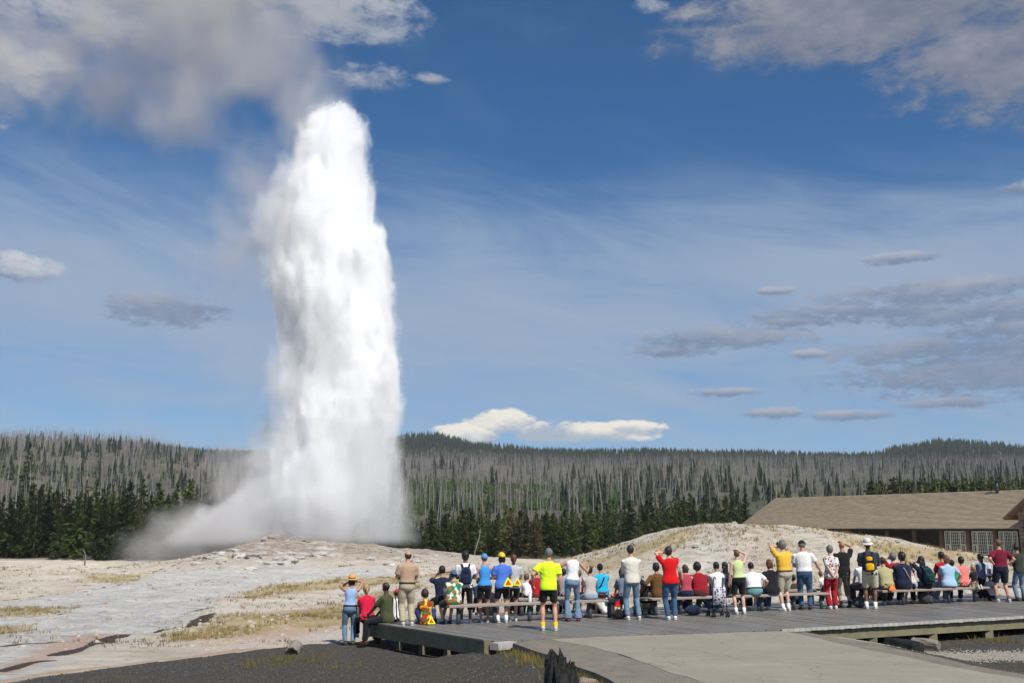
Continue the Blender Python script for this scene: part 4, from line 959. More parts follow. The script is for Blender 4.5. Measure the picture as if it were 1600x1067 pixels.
def person(pos, H, label, top, bottom, hair=('short', 'brown'), skin='light', arms=('down', 'down'), face=18, pose='stand', seat=.45, look=0, up=12, lean=None, group=None, child=False, shoes=(.6, .58, .55), sock=None, build=1.0, female=False, hat=None, belt=None, legspread=.10, twist=0, vox=.017, knees=None, extra=None, drop=0.0):
    rng = random.Random(sum(map(ord, label)) + len(label)); s = H / 1.75; hs = 1.0 if not child else min(1.35, 1.0 / s * .92)
    R3 = Vector; f = Fig(); hipw = .092 if not female else .098; shw = (.192 if not female else .172) * (.5 + .5 * build) * (1 if not child else .95)
    if pose == 'stand':
        sway = rng.uniform(-.025, .025); P = R3((sway, 0, .93)); ln = 2 if lean is None else lean
        ank = [R3((sd * (legspread + rng.uniform(-.015, .03)), rng.uniform(-.05, .05), .085)) for sd in (-1, 1)]; kp = [R3((sd * .15, 1, 0)) for sd in (-1, 1)]
    elif pose == 'sit':
        P = R3((0, 0, seat / s + .10)); ln = rng.uniform(2, 14) if lean is None else lean; kk = knees if knees is not None else rng.uniform(.36, .47)
        ank = [R3((sd * rng.uniform(.09, .16), kk + rng.uniform(-.06, .1), .085 - drop / s)) for sd in (-1, 1)]; kp = [R3((sd * .2, .3, 1)) for sd in (-1, 1)]
    elif pose == 'floor':
        P = R3((0, 0, seat / s + .11)); ln = 8 if lean is None else lean; ank = [R3((sd * .14, .48, seat / s * .2 + .085)) for sd in (-1, 1)]; kp = [R3((sd * .45, .2, 1)) for sd in (-1, 1)]
    elif pose == 'kneel':
        P = R3((0, -.02, seat / s + .24)); ln = 6 if lean is None else lean; ank = [R3((sd * .09, -.34, seat / s + .06)) for sd in (-1, 1)]; kp = [R3((sd * .1, 1, -.3)) for sd in (-1, 1)]
    U = Euler((-R(ln), R(rng.uniform(-2.5, 2.5)), R(twist))).to_matrix(); Rv, Fv, Uv = U @ R3((1, 0, 0)), U @ R3((0, 1, 0)), U @ R3((0, 0, 1))
    T = lambda x, y, h: P + Rv * x + Fv * y + Uv * h
    bw = build
    if female: sec = [(-.13, .10, .08, 0), (-.05, .172 * bw, .12, -.015), (.04, .172 * bw, .118, -.012), (.14, .135 * bw, .098, 0), (.23, .128 * bw, .095, .005), (.34, .15 * bw, .108, .012), (.43, .162 * (.5 + .5 * bw), .09, 0), (.49, .135, .07, -.008), (.53, .06, .05, -.012), (.60, .048, .05, .0)]
    else: sec = [(-.13, .10, .08, 0), (-.05, .162 * bw, .115, -.012), (.04, .165 * bw, .115 * bw, -.006), (.15, .152 * bw, .105 * bw, .004), (.27, .160 * bw, .108 * bw, .004), (.38, .180 * (.5 + .5 * bw), .112, .0), (.46, .178, .095, -.008), (.51, .14, .072, -.012), (.545, .065, .055, -.012), (.61, .055, .056, .0)]
    n = 16
    def ring(h, hw, hd, yo, inf=0.0):
        return [T((hw + inf) * math.copysign(abs(math.cos(a)) ** .85, math.cos(a)), yo + (hd + inf) * math.copysign(abs(math.sin(a)) ** .9, math.sin(a)), h) for a in [6.2832 * j / n for j in range(n)]]
    body = MB(); body.rings([ring(h, hw * .9, hd * .88, yo) for h, hw, hd, yo in sec])
    # legs
    hips = [T(sd * hipw, -.005, -.02) for sd in (-1, 1)]; legs = []
    for i in (0, 1):
        kn, an = ik(hips[i], ank[i], .43, .43, kp[i]); legs.append((hips[i], kn, an))
        m1, m2 = hips[i].lerp(kn, .45), kn.lerp(an, .32)
        back = (Vector((0, -1, 0)) * .012)
        body.tube([hips[i], m1, kn, m2 + back, kn.lerp(an, .7), an], [.074, .068, .053, .056, .042, .036], 12, ref=(1, 0, 0))
    # feet
    feet = []
    for i, sd in ((0, -1), (1, 1)):
        an = legs[i][2]; yaw = R(rng.uniform(4, 18)) * -sd
        fd = Euler((0, 0, yaw)).to_matrix() @ (R3((0, 1, 0)) if pose != 'kneel' else R3((0, -.35, -.93)).normalized())
        if pose == 'kneel': dn = R3((0, -1, 0))
        else: dn = R3((0, 0, -1))
        feet.append((an, fd, dn)); rt = fd.cross(dn)
        body.tube([an + dn * .045 - fd * .055, an + dn * .048, an + dn * .055 + fd * .08, an + dn * .062 + fd * .15], [(.030, .03), (.036, .036), (.040, .026), (.026, .016)], 10, ref=rt)
    # head
    hp = Euler((R(up), 0, 0)).to_matrix(); hq = Euler((0, 0, R(look + rng.uniform(-8, 8)))).to_matrix(); HM = (U @ hq @ hp); hsz = hs * (.95 if female else 1.0)
    C = T(0, .012, .70) + HM @ R3((0, .01, .02)) * hsz + (Uv * (.115 * (hsz - 1)))
    hv = lambda x, y, z: C + HM @ (R3((x, y, z)) * hsz)
    def hell(mb, c, r, **k): mb.ell(hv(*c), tuple(v * hsz for v in r), HM, **k)
    body.tube([T(0, -.01, .50), T(0, 0, .60), hv(0, -.015, -.04)], [(.075, .062), (.055, .056), (.054, .058)], 12, ref=Rv)
    hell(body, (0, -.008, .022), (.077, .097, .094), nu=14, nv=10); hell(body, (0, .028, -.05), (.056, .064, .068), nu=12, nv=8)
    hell(body, (0, .098, -.018), (.015, .024, .024), nu=8, nv=6)
    for sd in (-1, 1): hell(body, (sd * .078, .0, -.008), (.012, .022, .032), nu=8, nv=6)
    # arms and hands
    fing = MB(); arm = []
    for i, sd in ((0, -1), (1, 1)):
        Sh = T(sd * shw, -.01, .455); (wx, wy, wz), (qx, qy, qz) = ARMS[arms[i]]
        if arms[i] in ('camera', 'shade', 'wide') and child: wz += .05
        Wt = T(sd * wx, wy, wz); el, wr = ik(Sh, Wt, .285, .25, (Rv * (sd * qx) + Fv * qy + Uv * qz)); arm.append((Sh, el, wr))
        am = .92 if female else 1.0
        body.tube([T(sd * (shw - .055), -.008, .45), Sh, Sh.lerp(el, .5), el, el.lerp(wr, .3), wr], [.052, .06 * am, .049 * am, .041 * am, .041 * am, .028 * am], 10, ref=Fv)
        d = (wr - el).normalized()
        if arms[i] in ('belly', 'fold', 'lap', 'knees', 'camera', 'shade', 'behind', 'wide'): d = (d + (-Rv * sd) * .5 + (Fv * .3 if arms[i] != 'behind' else Vector())).normalized()
        side = (Rv * sd - d * (Rv * sd).dot(d)); side = side.normalized() if side.length > .2 else (Fv - d * Fv.dot(d)).normalized()
        wide = d.cross(side).normalized()
        if wide.dot(Fv) < 0: wide = -wide
        pn = -side                                             # palm faces the body
        body.tube([wr - d * .01, wr + d * .03, wr + d * .085], [(.026, .020), (.040, .016), (.038, .013)], 10, ref=wide)
        for k, (off, ln_) in enumerate(((.029, .068), (.010, .078), (-.010, .073), (-.028, .058))):
            p = wr + d * .078 + wide * off; dd = d; pts = [p]
            for seg in (.45, .32, .23):
                dd = (dd + pn * .34).normalized(); p = p + dd * ln_ * seg; pts.append(p)
            fing.tube([pts[0] - d * .02] + pts, [.0095, .0095, .0085, .008, .006], 6)
        p = wr + d * .03 + wide * .034; d1 = (d * .7 + wide * .7 + pn * .25).normalized(); fing.tube([p - d1 * .012, p + d1 * .03, p + d1 * .03 + (d + pn * .3).normalized() * .03], [.012, .011, .007], 6)
    # clothing volumes
    kind, tc = top[0], top[1]; tmat = fabric('shirt_cloth', tc, *(top[2:] if len(top) > 2 else ()))
    hem = {'tee': -.075, 'tank': .0, 'polo': .035, 'long': -.075, 'crop': .05, 'loose': -.11, 'jacket': -.1}[kind]; inf = {'tee': .024, 'tank': .012, 'polo': .022, 'long': .024, 'crop': .013, 'loose': .032, 'jacket': .034}[kind]
    shirt = MB(); hs_ = [h for h in sec if h[0] > hem - .0]
    def interp(h):
        for a, b_ in zip(sec, sec[1:]):
            if a[0] <= h <= b_[0]:
                k = (h - a[0]) / (b_[0] - a[0]); return tuple(a[j] + (b_[j] - a[j]) * k for j in range(4))
    rs = [ring(*interp(hem), inf + (.008 if kind in ('tee', 'loose', 'long', 'jacket') else .002))] + [ring(h, hw, hd, yo, inf if h < .5 else inf * .6) for h, hw, hd, yo in hs_ if h < (.52 if kind != 'tank' else .47)]
    if kind != 'tank': rs.append(ring(.548, .068, .06, -.012, .004))
    else: rs.append(ring(.50, .09, .062, -.01, .006))
    shirt.rings(rs)
    sl = {'tee': .68, 'polo': .72, 'loose': .8, 'tank': 0, 'crop': 0, 'long': 2, 'jacket': 2}[kind]
    for i, sd in ((0, -1), (1, 1)):
        Sh, el, wr = arm[i]; r0 = .060 * (.92 if female else 1)
        st_ = T(sd * (shw - .07), -.008, .448)
        if kind == 'tank': shirt.tube([T(sd * .075, -.01, .44), T(sd * .085, -.015, .515), T(sd * .07, .0, .54)], [(.03, .07), (.024, .06), (.02, .03)], 10, ref=Rv)
        elif kind == 'crop': shirt.tube([st_, T(sd * (shw - .02), -.008, .452)], [.055, .062], 12, ref=Fv)
        elif sl < 1: shirt.tube([st_, Sh, Sh.lerp(el, sl * .5), Sh.lerp(el, sl)], [.058, r0 + .016, r0 + .014, r0 + .018], 12, ref=Fv)
        else: shirt.tube([st_, Sh, Sh.lerp(el, .5), el, el.lerp(wr, .5), wr - (wr - el) * .04], [.058, r0 + .016, r0 + .006, .058, .05, .042], 12, ref=Fv)
    bk, bc = bottom[0], bottom[1]; bmat = fabric('trouser_cloth', bc, *(bottom[2:] if len(bottom) > 2 else ()))
    trou = MB(); waist = .075 if bk != 'cycle' else .06; bi = {'cycle': .008, 'jeans': .016, 'shorts': .026, 'trousers': .024, 'capri': .022, 'flare': .013}[bk]
    rs = [ring(h, hw, hd, yo, bi) for h, hw, hd, yo in sec if h < waist - .005] + [ring(*interp(waist), bi - .004)]
    trou.rings(rs)
    for i in (0, 1):
        hp_, kn, an = legs[i]; m1 = hp_.lerp(kn, .5); st_ = hp_ + Uv * .03
        th = .088 * bw
        if bk == 'cycle': pts, rd = [st_, m1, hp_.lerp(kn, .74)], [th + .012, .088 * bw, .078 * bw]
        elif bk == 'shorts': pts, rd = [st_, m1, hp_.lerp(kn, .88)], [th + .02, .098 * bw, .096]
        elif bk == 'capri': pts, rd = [st_, m1, kn, kn.lerp(an, .45)], [th + .018, .09 * bw, .076, .074]
        elif bk == 'flare': pts, rd = [st_, m1, kn, kn.lerp(an, .5), an + Vector((0, .0, -.03))], [th + .008, .083, .062, .075, .105]
        else:
            w = 1.0 if bk == 'jeans' else 1.15; pts, rd = [st_, m1, kn, kn.lerp(an, .5), kn.lerp(an, .97)], [th + .012, .09 * bw * w, .072 * w, .068 * w, .066 * w]
        trou.tube(pts, rd, 14, ref=(1, 0, 0))
    sc = lambda mb: (np.array([tuple(p) for p in mb.v]) * s, mb.f)
    face_a = R(face + rng.uniform(-6, 6))
    root = link('person', None if False else bpy.data.meshes.new('person'), None, None, (pos[0], pos[1], pos[2]), face_a)
    tag(root, label, 'person', group)
    eyes = [hv(sd * .032, .085, .012) * s for sd in (-1, 1)]; mouth = hv(0, .088, -.062) * s
    JOBS.append((root, sc(body), vox, (skin_mat(SK[skin]), M_EYE, M_LIP), (eyes, mouth, hsz * s), sc(fing)))
    JOBS.append((link('shirt', bpy.data.meshes.new('shirt'), None, root), sc(shirt), vox, (tmat,), None, None))
    JOBS.append((link({'cycle': 'shorts', 'shorts': 'shorts', 'jeans': 'jeans', 'flare': 'jeans'}.get(bk, 'trousers'), bpy.data.meshes.new('trousers'), None, root), sc(trou), vox, (bmat,), None, None))
    def child_mesh(name, mb, mat, smooth=True):
        mb.v = [tuple(c * s for c in p) for p in mb.v]; return mb.build(name, mat, root, smooth)
    shm = plain('shoe', shoes, .5, .12, 12); sol = plain('shoe_sole', (.5, .48, .45) if sum(shoes) > .8 else (.04, .035, .03), .7, .1)
    for an, fd, dn in feet:
        rt = fd.cross(dn).normalized(); q = MB()
        q.tube([an + dn * .038 - fd * .075, an + dn * .03 - fd * .03, an + dn * .036 + fd * .03, an + dn * .047 + fd * .10, an + dn * .058 + fd * .175], [(.028, .034), (.046, .05), (.05, .044), (.053, .032), (.036, .02)], 12, ref=rt)
        so = child_mesh('shoe', q, shm)
        q = MB(); q.tube([an + dn * .073 - fd * .085, an + dn * .073, an + dn * .073 + fd * .1, an + dn * .073 + fd * .19], [(.034, .012), (.048, .012), (.055, .012), (.036, .012)], 12, ref=rt); q.v = [tuple(c * s for c in p) for p in q.v]; q.build('sole', sol, so, True)
    if sock:
        for i in (0, 1):
            hp_, kn, an = legs[i]; q = MB(); q.tube([an + (kn - an) * .22, an, an - (kn - an) * .05], [.05, .046, .046], 12, ref=(1, 0, 0)); child_mesh('sock', q, fabric('sock_cloth', sock))
    if belt:
        q = MB(); q.rings([ring(*interp(.055), bi + .012), ring(*interp(.09), inf + .012)]); child_mesh('belt', q, plain('belt_leather', belt, .5, .1))
    # hair and headgear
    hk, hc = hair; hm = hair_mat(HR[hc]); rr = random.Random(rng.random())
    def cap_shell(name, mat, grow, front, low, puff=0.0, rough=.0, zmax=9):
        q = MB(); nu, nv = 22, 13; idx = {}; V = []
        for i in range(nv + 1):
            th = math.pi * i / nv
            for j in range(nu):
                ph = 2 * math.pi * j / nu; d = R3((math.sin(th) * math.cos(ph), math.sin(th) * math.sin(ph), math.cos(th)))
                k = grow + puff * max(0, -d.y * .5 + .5) + rr.uniform(-rough, rough); idx[i, j] = len(V)
                V.append(hv(d.x * .078 * k, -.008 + d.y * .098 * k, .018 + d.z * (.096 if d.z > 0 else .115) * k))
        F = []
        for i in range(nv):
            for j in range(nu):
                th = math.pi * (i + .5) / nv; ph = 2 * math.pi * (j + .5) / nu; dy = math.sin(th) * math.sin(ph); dz = math.cos(th)
                if dz < low or (dy > front and dz < .42 + .25 * (1 - dy)) or dz > zmax: continue
                a, b_, c, d = idx[i, j], idx[i, (j + 1) % nu], idx[i + 1, (j + 1) % nu], idx[i + 1, j]; F.append((a, d, c, b_))
        q.add(V, F); o = child_mesh(name, q, mat); md = o.modifiers.new('thick', 'SOLIDIFY'); md.thickness = .008; md.offset = -1; return o
    if hk == 'short': cap_shell('hair', hm, 1.09, .25, -.62, .05, .012)
    elif hk == 'full': cap_shell('hair', hm, 1.20, .22, -.70, .10, .03)
    elif hk == 'afro': cap_shell('hair', hm, 1.36, .32, -.62, .15, .05)
    elif hk == 'fringe': cap_shell('hair', hm, 1.06, .05, -.62, .04, .01, zmax=.28)
    elif hk in ('bob', 'long', 'pony', 'bun'):
        cap_shell('hair', hm, 1.14, .2, -.75, .1, .02)
        q = MB()
        if hk == 'bob': q.tube([hv(0, -.04, .05), hv(0, -.055, -.05), hv(0, -.055, -.13)], [(.08, .06), (.098, .062), (.08, .045)], 14, ref=HM @ R3((1, 0, 0)))
        elif hk == 'long': q.tube([hv(0, -.04, .05), hv(0, -.06, -.08), hv(0, -.075, -.20), hv(0, -.08, -.30)], [(.08, .06), (.098, .06), (.105, .048), (.06, .025)], 14, ref=HM @ R3((1, 0, 0)))
        elif hk == 'pony': q.tube([hv(0, -.10, .03), hv(0, -.14, .0), hv(0, -.135, -.10), hv(0, -.12, -.19)], [.022, .034, .030, .008], 10)
        elif hk == 'bun': q.ell(hv(0, -.085, .085), (.05 * hsz,) * 3, HM)
        child_mesh('hair_length', q, hm)
    if hat:
        ht, hcol = hat; hmt = fabric('hat_cloth', hcol)
        if ht in ('cap', 'capback', 'bandana'):
            cap_shell('cap', hmt, 1.17, 2, .12 if ht != 'bandana' else -.05, .02)
            if ht != 'bandana':
                q = MB(); sg = 1 if ht == 'cap' else -1
                pts = [(-.07, .06 * sg, .055), (-.05, .15 * sg, .045), (0, .185 * sg, .042), (.05, .15 * sg, .045), (.07, .06 * sg, .055)]
                q.add([hv(*p) for p in pts] + [hv(p[0], p[1], p[2] - .012) for p in pts], [(0, 1, 2, 3, 4), (9, 8, 7, 6, 5)] + [(i, i + 5, i + 6, i + 1) for i in range(4)]); child_mesh('cap_bill', q, hmt, False)
        elif ht == 'striped_cap': cap_shell('cap', fabric('knit_stripes', hcol, 'hawaii', (.7, .65, .65), (.3, .02, .04)), 1.2, 2, -.15, .02)
        elif ht in ('straw', 'sun'):
            mt = plain('straw_weave', hcol, .8, .2, 60, bmp=.6) if ht == 'straw' else hmt; q = MB(); br = .19 if ht == 'straw' else .165
            rs = []
            for r, z in ((.001, .165), (.06, .165), (.088, .15), (.10, .07), (.102, .052), (br * .85, .04), (br, .052 if ht == 'straw' else .018), (br, .045 if ht == 'straw' else .010), (br * .8, .03), (.09, .045)): rs.append([hv(r * math.cos(a) * .95, -.008 + r * 1.08 * math.sin(a), z) for a in [6.2832 * j / 22 for j in range(22)]])
            q.rings(rs, False); o = child_mesh('hat', q, mt)
            q = MB(); q.rings([[hv(.104 * math.cos(a) * .95, -.008 + .104 * 1.08 * math.sin(a), z) for a in [6.2832 * j / 22 for j in range(22)]] for z in (.055, .08)], False); child_mesh('hat_band', q, plain('hat_band', (.10, .05, .02) if ht == 'straw' else (.45, .42, .36), .7))
        elif ht == 'helmet':
            hm2 = plain('helmet_shell', hcol, .3, .04, bmp=0); cap_shell('helmet', hm2, 1.30, 2, .02, .12)
            for i in range(5):
                q = MB(); a = (i - 2) * .34
                q.tube([hv(math.sin(a) * .07, .07, .118), hv(math.sin(a) * .095, -.01, .14 - abs(a) * .05), hv(math.sin(a) * .09, -.09, .105)], [(.008, .006), (.012, .008), (.008, .006)], 6); child_mesh('helmet_vent', q, plain('vent_black', (.015, .015, .015), .6))
    # ---- things carried, as objects of their own
    def own(name, mb, mat, lab, cat, parts=(), smooth=True, grp=None):
        mb.v = [tuple(c * s for c in p) for p in mb.v]; o = mb.build(name, mat, None, smooth, (pos[0], pos[1], pos[2]), face_a); tag(o, lab, cat, grp)
        for nm, m2, mt in parts: m2.v = [tuple(c * s for c in p) for p in m2.v]; m2.build(nm, mt, o, smooth)
        return o
    for ex in (extra or ()):
        if ex[0] == 'backpack':
            _, c, c2, lab = ex; m1, m2 = fabric('pack_cloth', c), fabric('pack_trim', c2); q = MB()
            q.rings([[T(x * w, -.125 - inf - .085 * dp + y * .085 * dp, h) for x, y in [(math.copysign(abs(math.cos(a)) ** .6, math.cos(a)), math.copysign(abs(math.sin(a)) ** .6, math.sin(a))) for a in [6.2832 * j / 16 for j in range(16)]]] for h, w, dp in ((.02, .09, .7), (.04, .135, 1), (.2, .14, 1.05), (.34, .125, .95), (.43, .09, .7), (.45, .04, .4))])
            pk = MB(); pk.rings([[T(math.cos(a) * w, -.30 - inf + math.sin(a) * .03, h) for a in [6.2832 * j / 14 for j in range(14)]] for h, w in ((.05, .07), (.07, .105), (.2, .105), (.23, .06))])
            pk2 = MB(); pk2.rings([[T(math.cos(a) * w, -.275 - inf + math.sin(a) * .03, h) for a in [6.2832 * j / 14 for j in range(14)]] for h, w in ((.29, .05), (.31, .085), (.37, .08), (.40, .04))])
            st = []
            for sd in (-1, 1):
                b2 = MB(); b2.tube([T(sd * .07, -.13 - inf, .42), T(sd * .10, -.10, .51 + inf * .5), T(sd * .11, .02, .50 + inf), T(sd * .125, .115 + inf, .38), T(sd * .15, .06 + inf, .22), T(sd * .14, -.10 - inf, .1)], [(.024, .007)] * 6, 6, ref=Rv); st.append(('strap', b2, m2 if sum(c2) < .3 else m1))
            own('backpack', q, m1, lab, 'backpack', [('pocket', pk, m2), ('pocket', pk2, m2)] + st)
        elif ex[0] == 'triangle':
            _, (tx, tz), sz, c1, c2, lab = ex; yo = -.20 - inf; q = MB(); e_ = MB(); i_ = MB()
            def tri(k, y0, y1):
                v = []
                for y in (y0, y1):
                    for a in range(18):
                        an_ = 6.2832 * a / 18 + math.pi / 2; v.append(T(tx + sz * k * (math.cos(an_) * (1 - .25 * abs(math.cos(1.5 * (an_ - math.pi / 2))) ** .5 * 0) ) * tri_r(an_), yo + y, tz + sz * k * math.sin(an_) * tri_r(an_)))
                return v
            def tri_r(a):
                b_ = ((a - math.pi / 2 + math.pi / 3) % (2 * math.pi / 3)) - math.pi / 3; return min(1.0, .56 / max(math.cos(math.pi / 3 - abs(b_)), .1))
            for mb_, k, y0, y1 in ((q, 1.0, -.02, 0), (i_, .58, -.026, -.021)):
                v = tri(k, y0, y1); mb_.add(v, [tuple(range(17, -1, -1)), tuple(range(18, 36))] + [(a, (a + 1) % 18, 18 + (a + 1) % 18, 18 + a) for a in range(18)])
            own('warning_triangle', q, plain('neon_border', c1, .5, .05, bmp=0), lab, 'reflector', [('reflective_panel', i_, plain('red_orange_panel', c2, .4, .1, bmp=0))], False)
        elif ex[0] == 'handbag':
            q = MB(); x0 = .27; q.rings([[T(x0 + math.cos(a) * w, .0 + math.sin(a) * .13, h) for a in [6.2832 * j / 14 for j in range(14)]] for h, w in ((.02, .03), (.03, .05), (.16, .045), (.23, .025))])
            b2 = MB(); b2.tube([T(x0 - .02, .1, .2), T(.185, .02, .53), T(x0 - .02, -.1, .2)], [(.012, .006)] * 3, 6); own('handbag', q, fabric('tan_bag', (.42, .30, .17)), ex[1], 'handbag', [('strap', b2, fabric('tan_bag', (.42, .30, .17)))])
        elif ex[0] == 'camera':
            q = MB(); c0 = hv(0, .175, -.0); A = HM
            def bx(mb, lo, hi):
                v = [c0 + A @ R3((x, y, z)) for z in (lo[2], hi[2]) for x, y in ((lo[0], lo[1]), (hi[0], lo[1]), (hi[0], hi[1]), (lo[0], hi[1]))]; mb.add(v, [(3, 2, 1, 0), (4, 5, 6, 7), (0, 1, 5, 4), (1, 2, 6, 5), (2, 3, 7, 6), (3, 0, 4, 7)])
            bx(q, (-.06, -.02, -.035), (.06, .025, .035)); l = MB(); l.tube([c0 + A @ R3((0, .02, 0)), c0 + A @ R3((0, .08, 0))], .028, 10)
            own('camera', q, plain('camera_black', (.02, .02, .02), .4, bmp=0), ex[1], 'camera', [('lens', l, plain('camera_black', (.02, .02, .02), .4, bmp=0))], False)
        elif ex[0] == 'sling':
            q = MB(); sd = ex[2]; q.tube([T(sd * .10, -.02, .53 + inf), T(sd * .04, -.13 - inf, .40), T(-sd * .07, -.14 - inf, .2), T(-sd * .17 * bw - inf * sd, -.03, .03), T(-sd * .06, .13 + inf, .2), T(sd * .05, .13 + inf, .4), T(sd * .10, .02, .53 + inf)], [(.022, .006)] * 7, 6, ref=Rv)
            b2 = MB(); b2.ell(T(-sd * (.2 * bw + inf), -.02, -.02), (.05, .10, .08)); own('shoulder_bag', b2, fabric('dark_bag', (.03, .03, .035)), ex[1], 'bag', [('strap', q, fabric('bag_strap', ex[3]))])
    f.root = root; f.T = lambda x, y, h: root.location + Euler((0, 0, face_a)).to_matrix() @ (T(x, y, h) * s); return f
def finish_people():
    """grow one closed skin over each figure's and garment's volumes"""
    tmp = []
    for root, (V, F), vox, mats, feats, fing in JOBS:
        me = bpy.data.meshes.new('tmp'); me.from_pydata(V.tolist(), [], F); o = bpy.data.objects.new('tmp', me); COL.objects.link(o)
        md = o.modifiers.new('r', 'REMESH'); md.mode = 'VOXEL'; md.voxel_size = vox; sm = o.modifiers.new('s', 'SMOOTH'); sm.factor = .5; sm.iterations = 4 if feats is None else 2; tmp.append(o)
    dg = bpy.context.evaluated_depsgraph_get(); dg.update()
    for o, (root, _, vox, mats, feats, fing) in zip(tmp, JOBS):
        me = bpy.data.meshes.new_from_object(o.evaluated_get(dg)); me.materials.clear()
        n = len(me.vertices); co = np.empty(n * 3); me.vertices.foreach_get('co', co); co = co.reshape(-1, 3)
        if feats is None:                                     # creases and slack in the cloth
            ph = sum(map(ord, root.name)) % 17; w = (np.sin(co[:, 2] * 37 + 5 * np.sin(co[:, 0] * 11 + ph) + 4 * np.sin(co[:, 2] * 9)) * np.sin(co[:, 0] * 19 + co[:, 1] * 13 + 3 * np.sin(co[:, 2] * 12 + ph)) + .5 * np.sin(co[:, 2] * 60 + 31 * co[:, 0] + 21 * co[:, 1] + 4 * np.sin(co[:, 0] * 23 + ph))) * (.0012 + .0022 * (np.sin(co[:, 0] * 7 + co[:, 2] * 5 + ph) > 0))
            nr = np.empty(n * 3); me.vertices.foreach_get('normal', nr); co = co + nr.reshape(-1, 3) * w[:, None]; me.vertices.foreach_set('co', co.ravel())
        else:                                                  # join the fingers, mark eyes and mouth
            fv, ff = fing; polys = [tuple(p.vertices) for p in me.polygons]; allv = np.concatenate([co, fv]); polys += [tuple(i + n for i in q) for q in ff]
            bpy.data.meshes.remove(me); me = bpy.data.meshes.new('person'); me.from_pydata(allv.tolist(), [], polys)
            (eyes, mouth, k) = feats; cen = np.empty(len(polys) * 3); me.polygons.foreach_get('center', cen); cen = cen.reshape(-1, 3); idx = np.zeros(len(polys), np.int32)
            for e_ in eyes: idx[np.linalg.norm(cen - np.array(e_), axis=1) < .017 * k] = 1
            idx[np.linalg.norm((cen - np.array(mouth)) * np.array([.6, 1, 2.0]), axis=1) < .02 * k] = 2
            me.polygons.foreach_set('material_index', idx)
        for m in mats: me.materials.append(m)
        smooth_all(me); old = root.data; root.data = me; me.name = root.name
        if old: bpy.data.meshes.remove(old)
    for o in tmp: d = o.data; bpy.data.objects.remove(o); bpy.data.meshes.remove(d)
# ------------------------------------------------------------------ the crowd
WHITE = (.78, .78, .77); BLACK = (.012, .012, .014); KHAKI = (.42, .37, .26); NAVY = (.012, .018, .045)
NEON = (.80, .95, .02); ORED = (.85, .06, .01)
def st(px, py, ph, label, top, bottom, hat_h=0.0, z=0.0, **k):
    p = at(px, py, z); H = (z_at(ph, p.y) - z - hat_h); return person((p.x, p.y, z), H, label, top, bottom, **k)
def sit(px, ph, line, label, top, bottom, hat_h=0.0, Hmax=2.0, dy=0.0, **k):
    k['build'] = k.get('build', 1.0) * 1.1
    p = on_line(line, px) + Vector((0, dy, 0)); H = max(.9, min(Hmax, 1.75 * (z_at(ph, p.y) - hat_h - .45) / .92)); return person((p.x, p.y, 0), H, label, top, bottom, pose='sit', **k)
def flo(px, py, ph, label, top, bottom, z=0.0, **k):
    p = at(px, py, z); H = max(.9, 1.75 * (z_at(ph, p.y) - z) / .95); return person((p.x, p.y, z), H, label, top, bottom, pose='floor', seat=0.0, **k)
B1, B2 = BENCH, ROW2
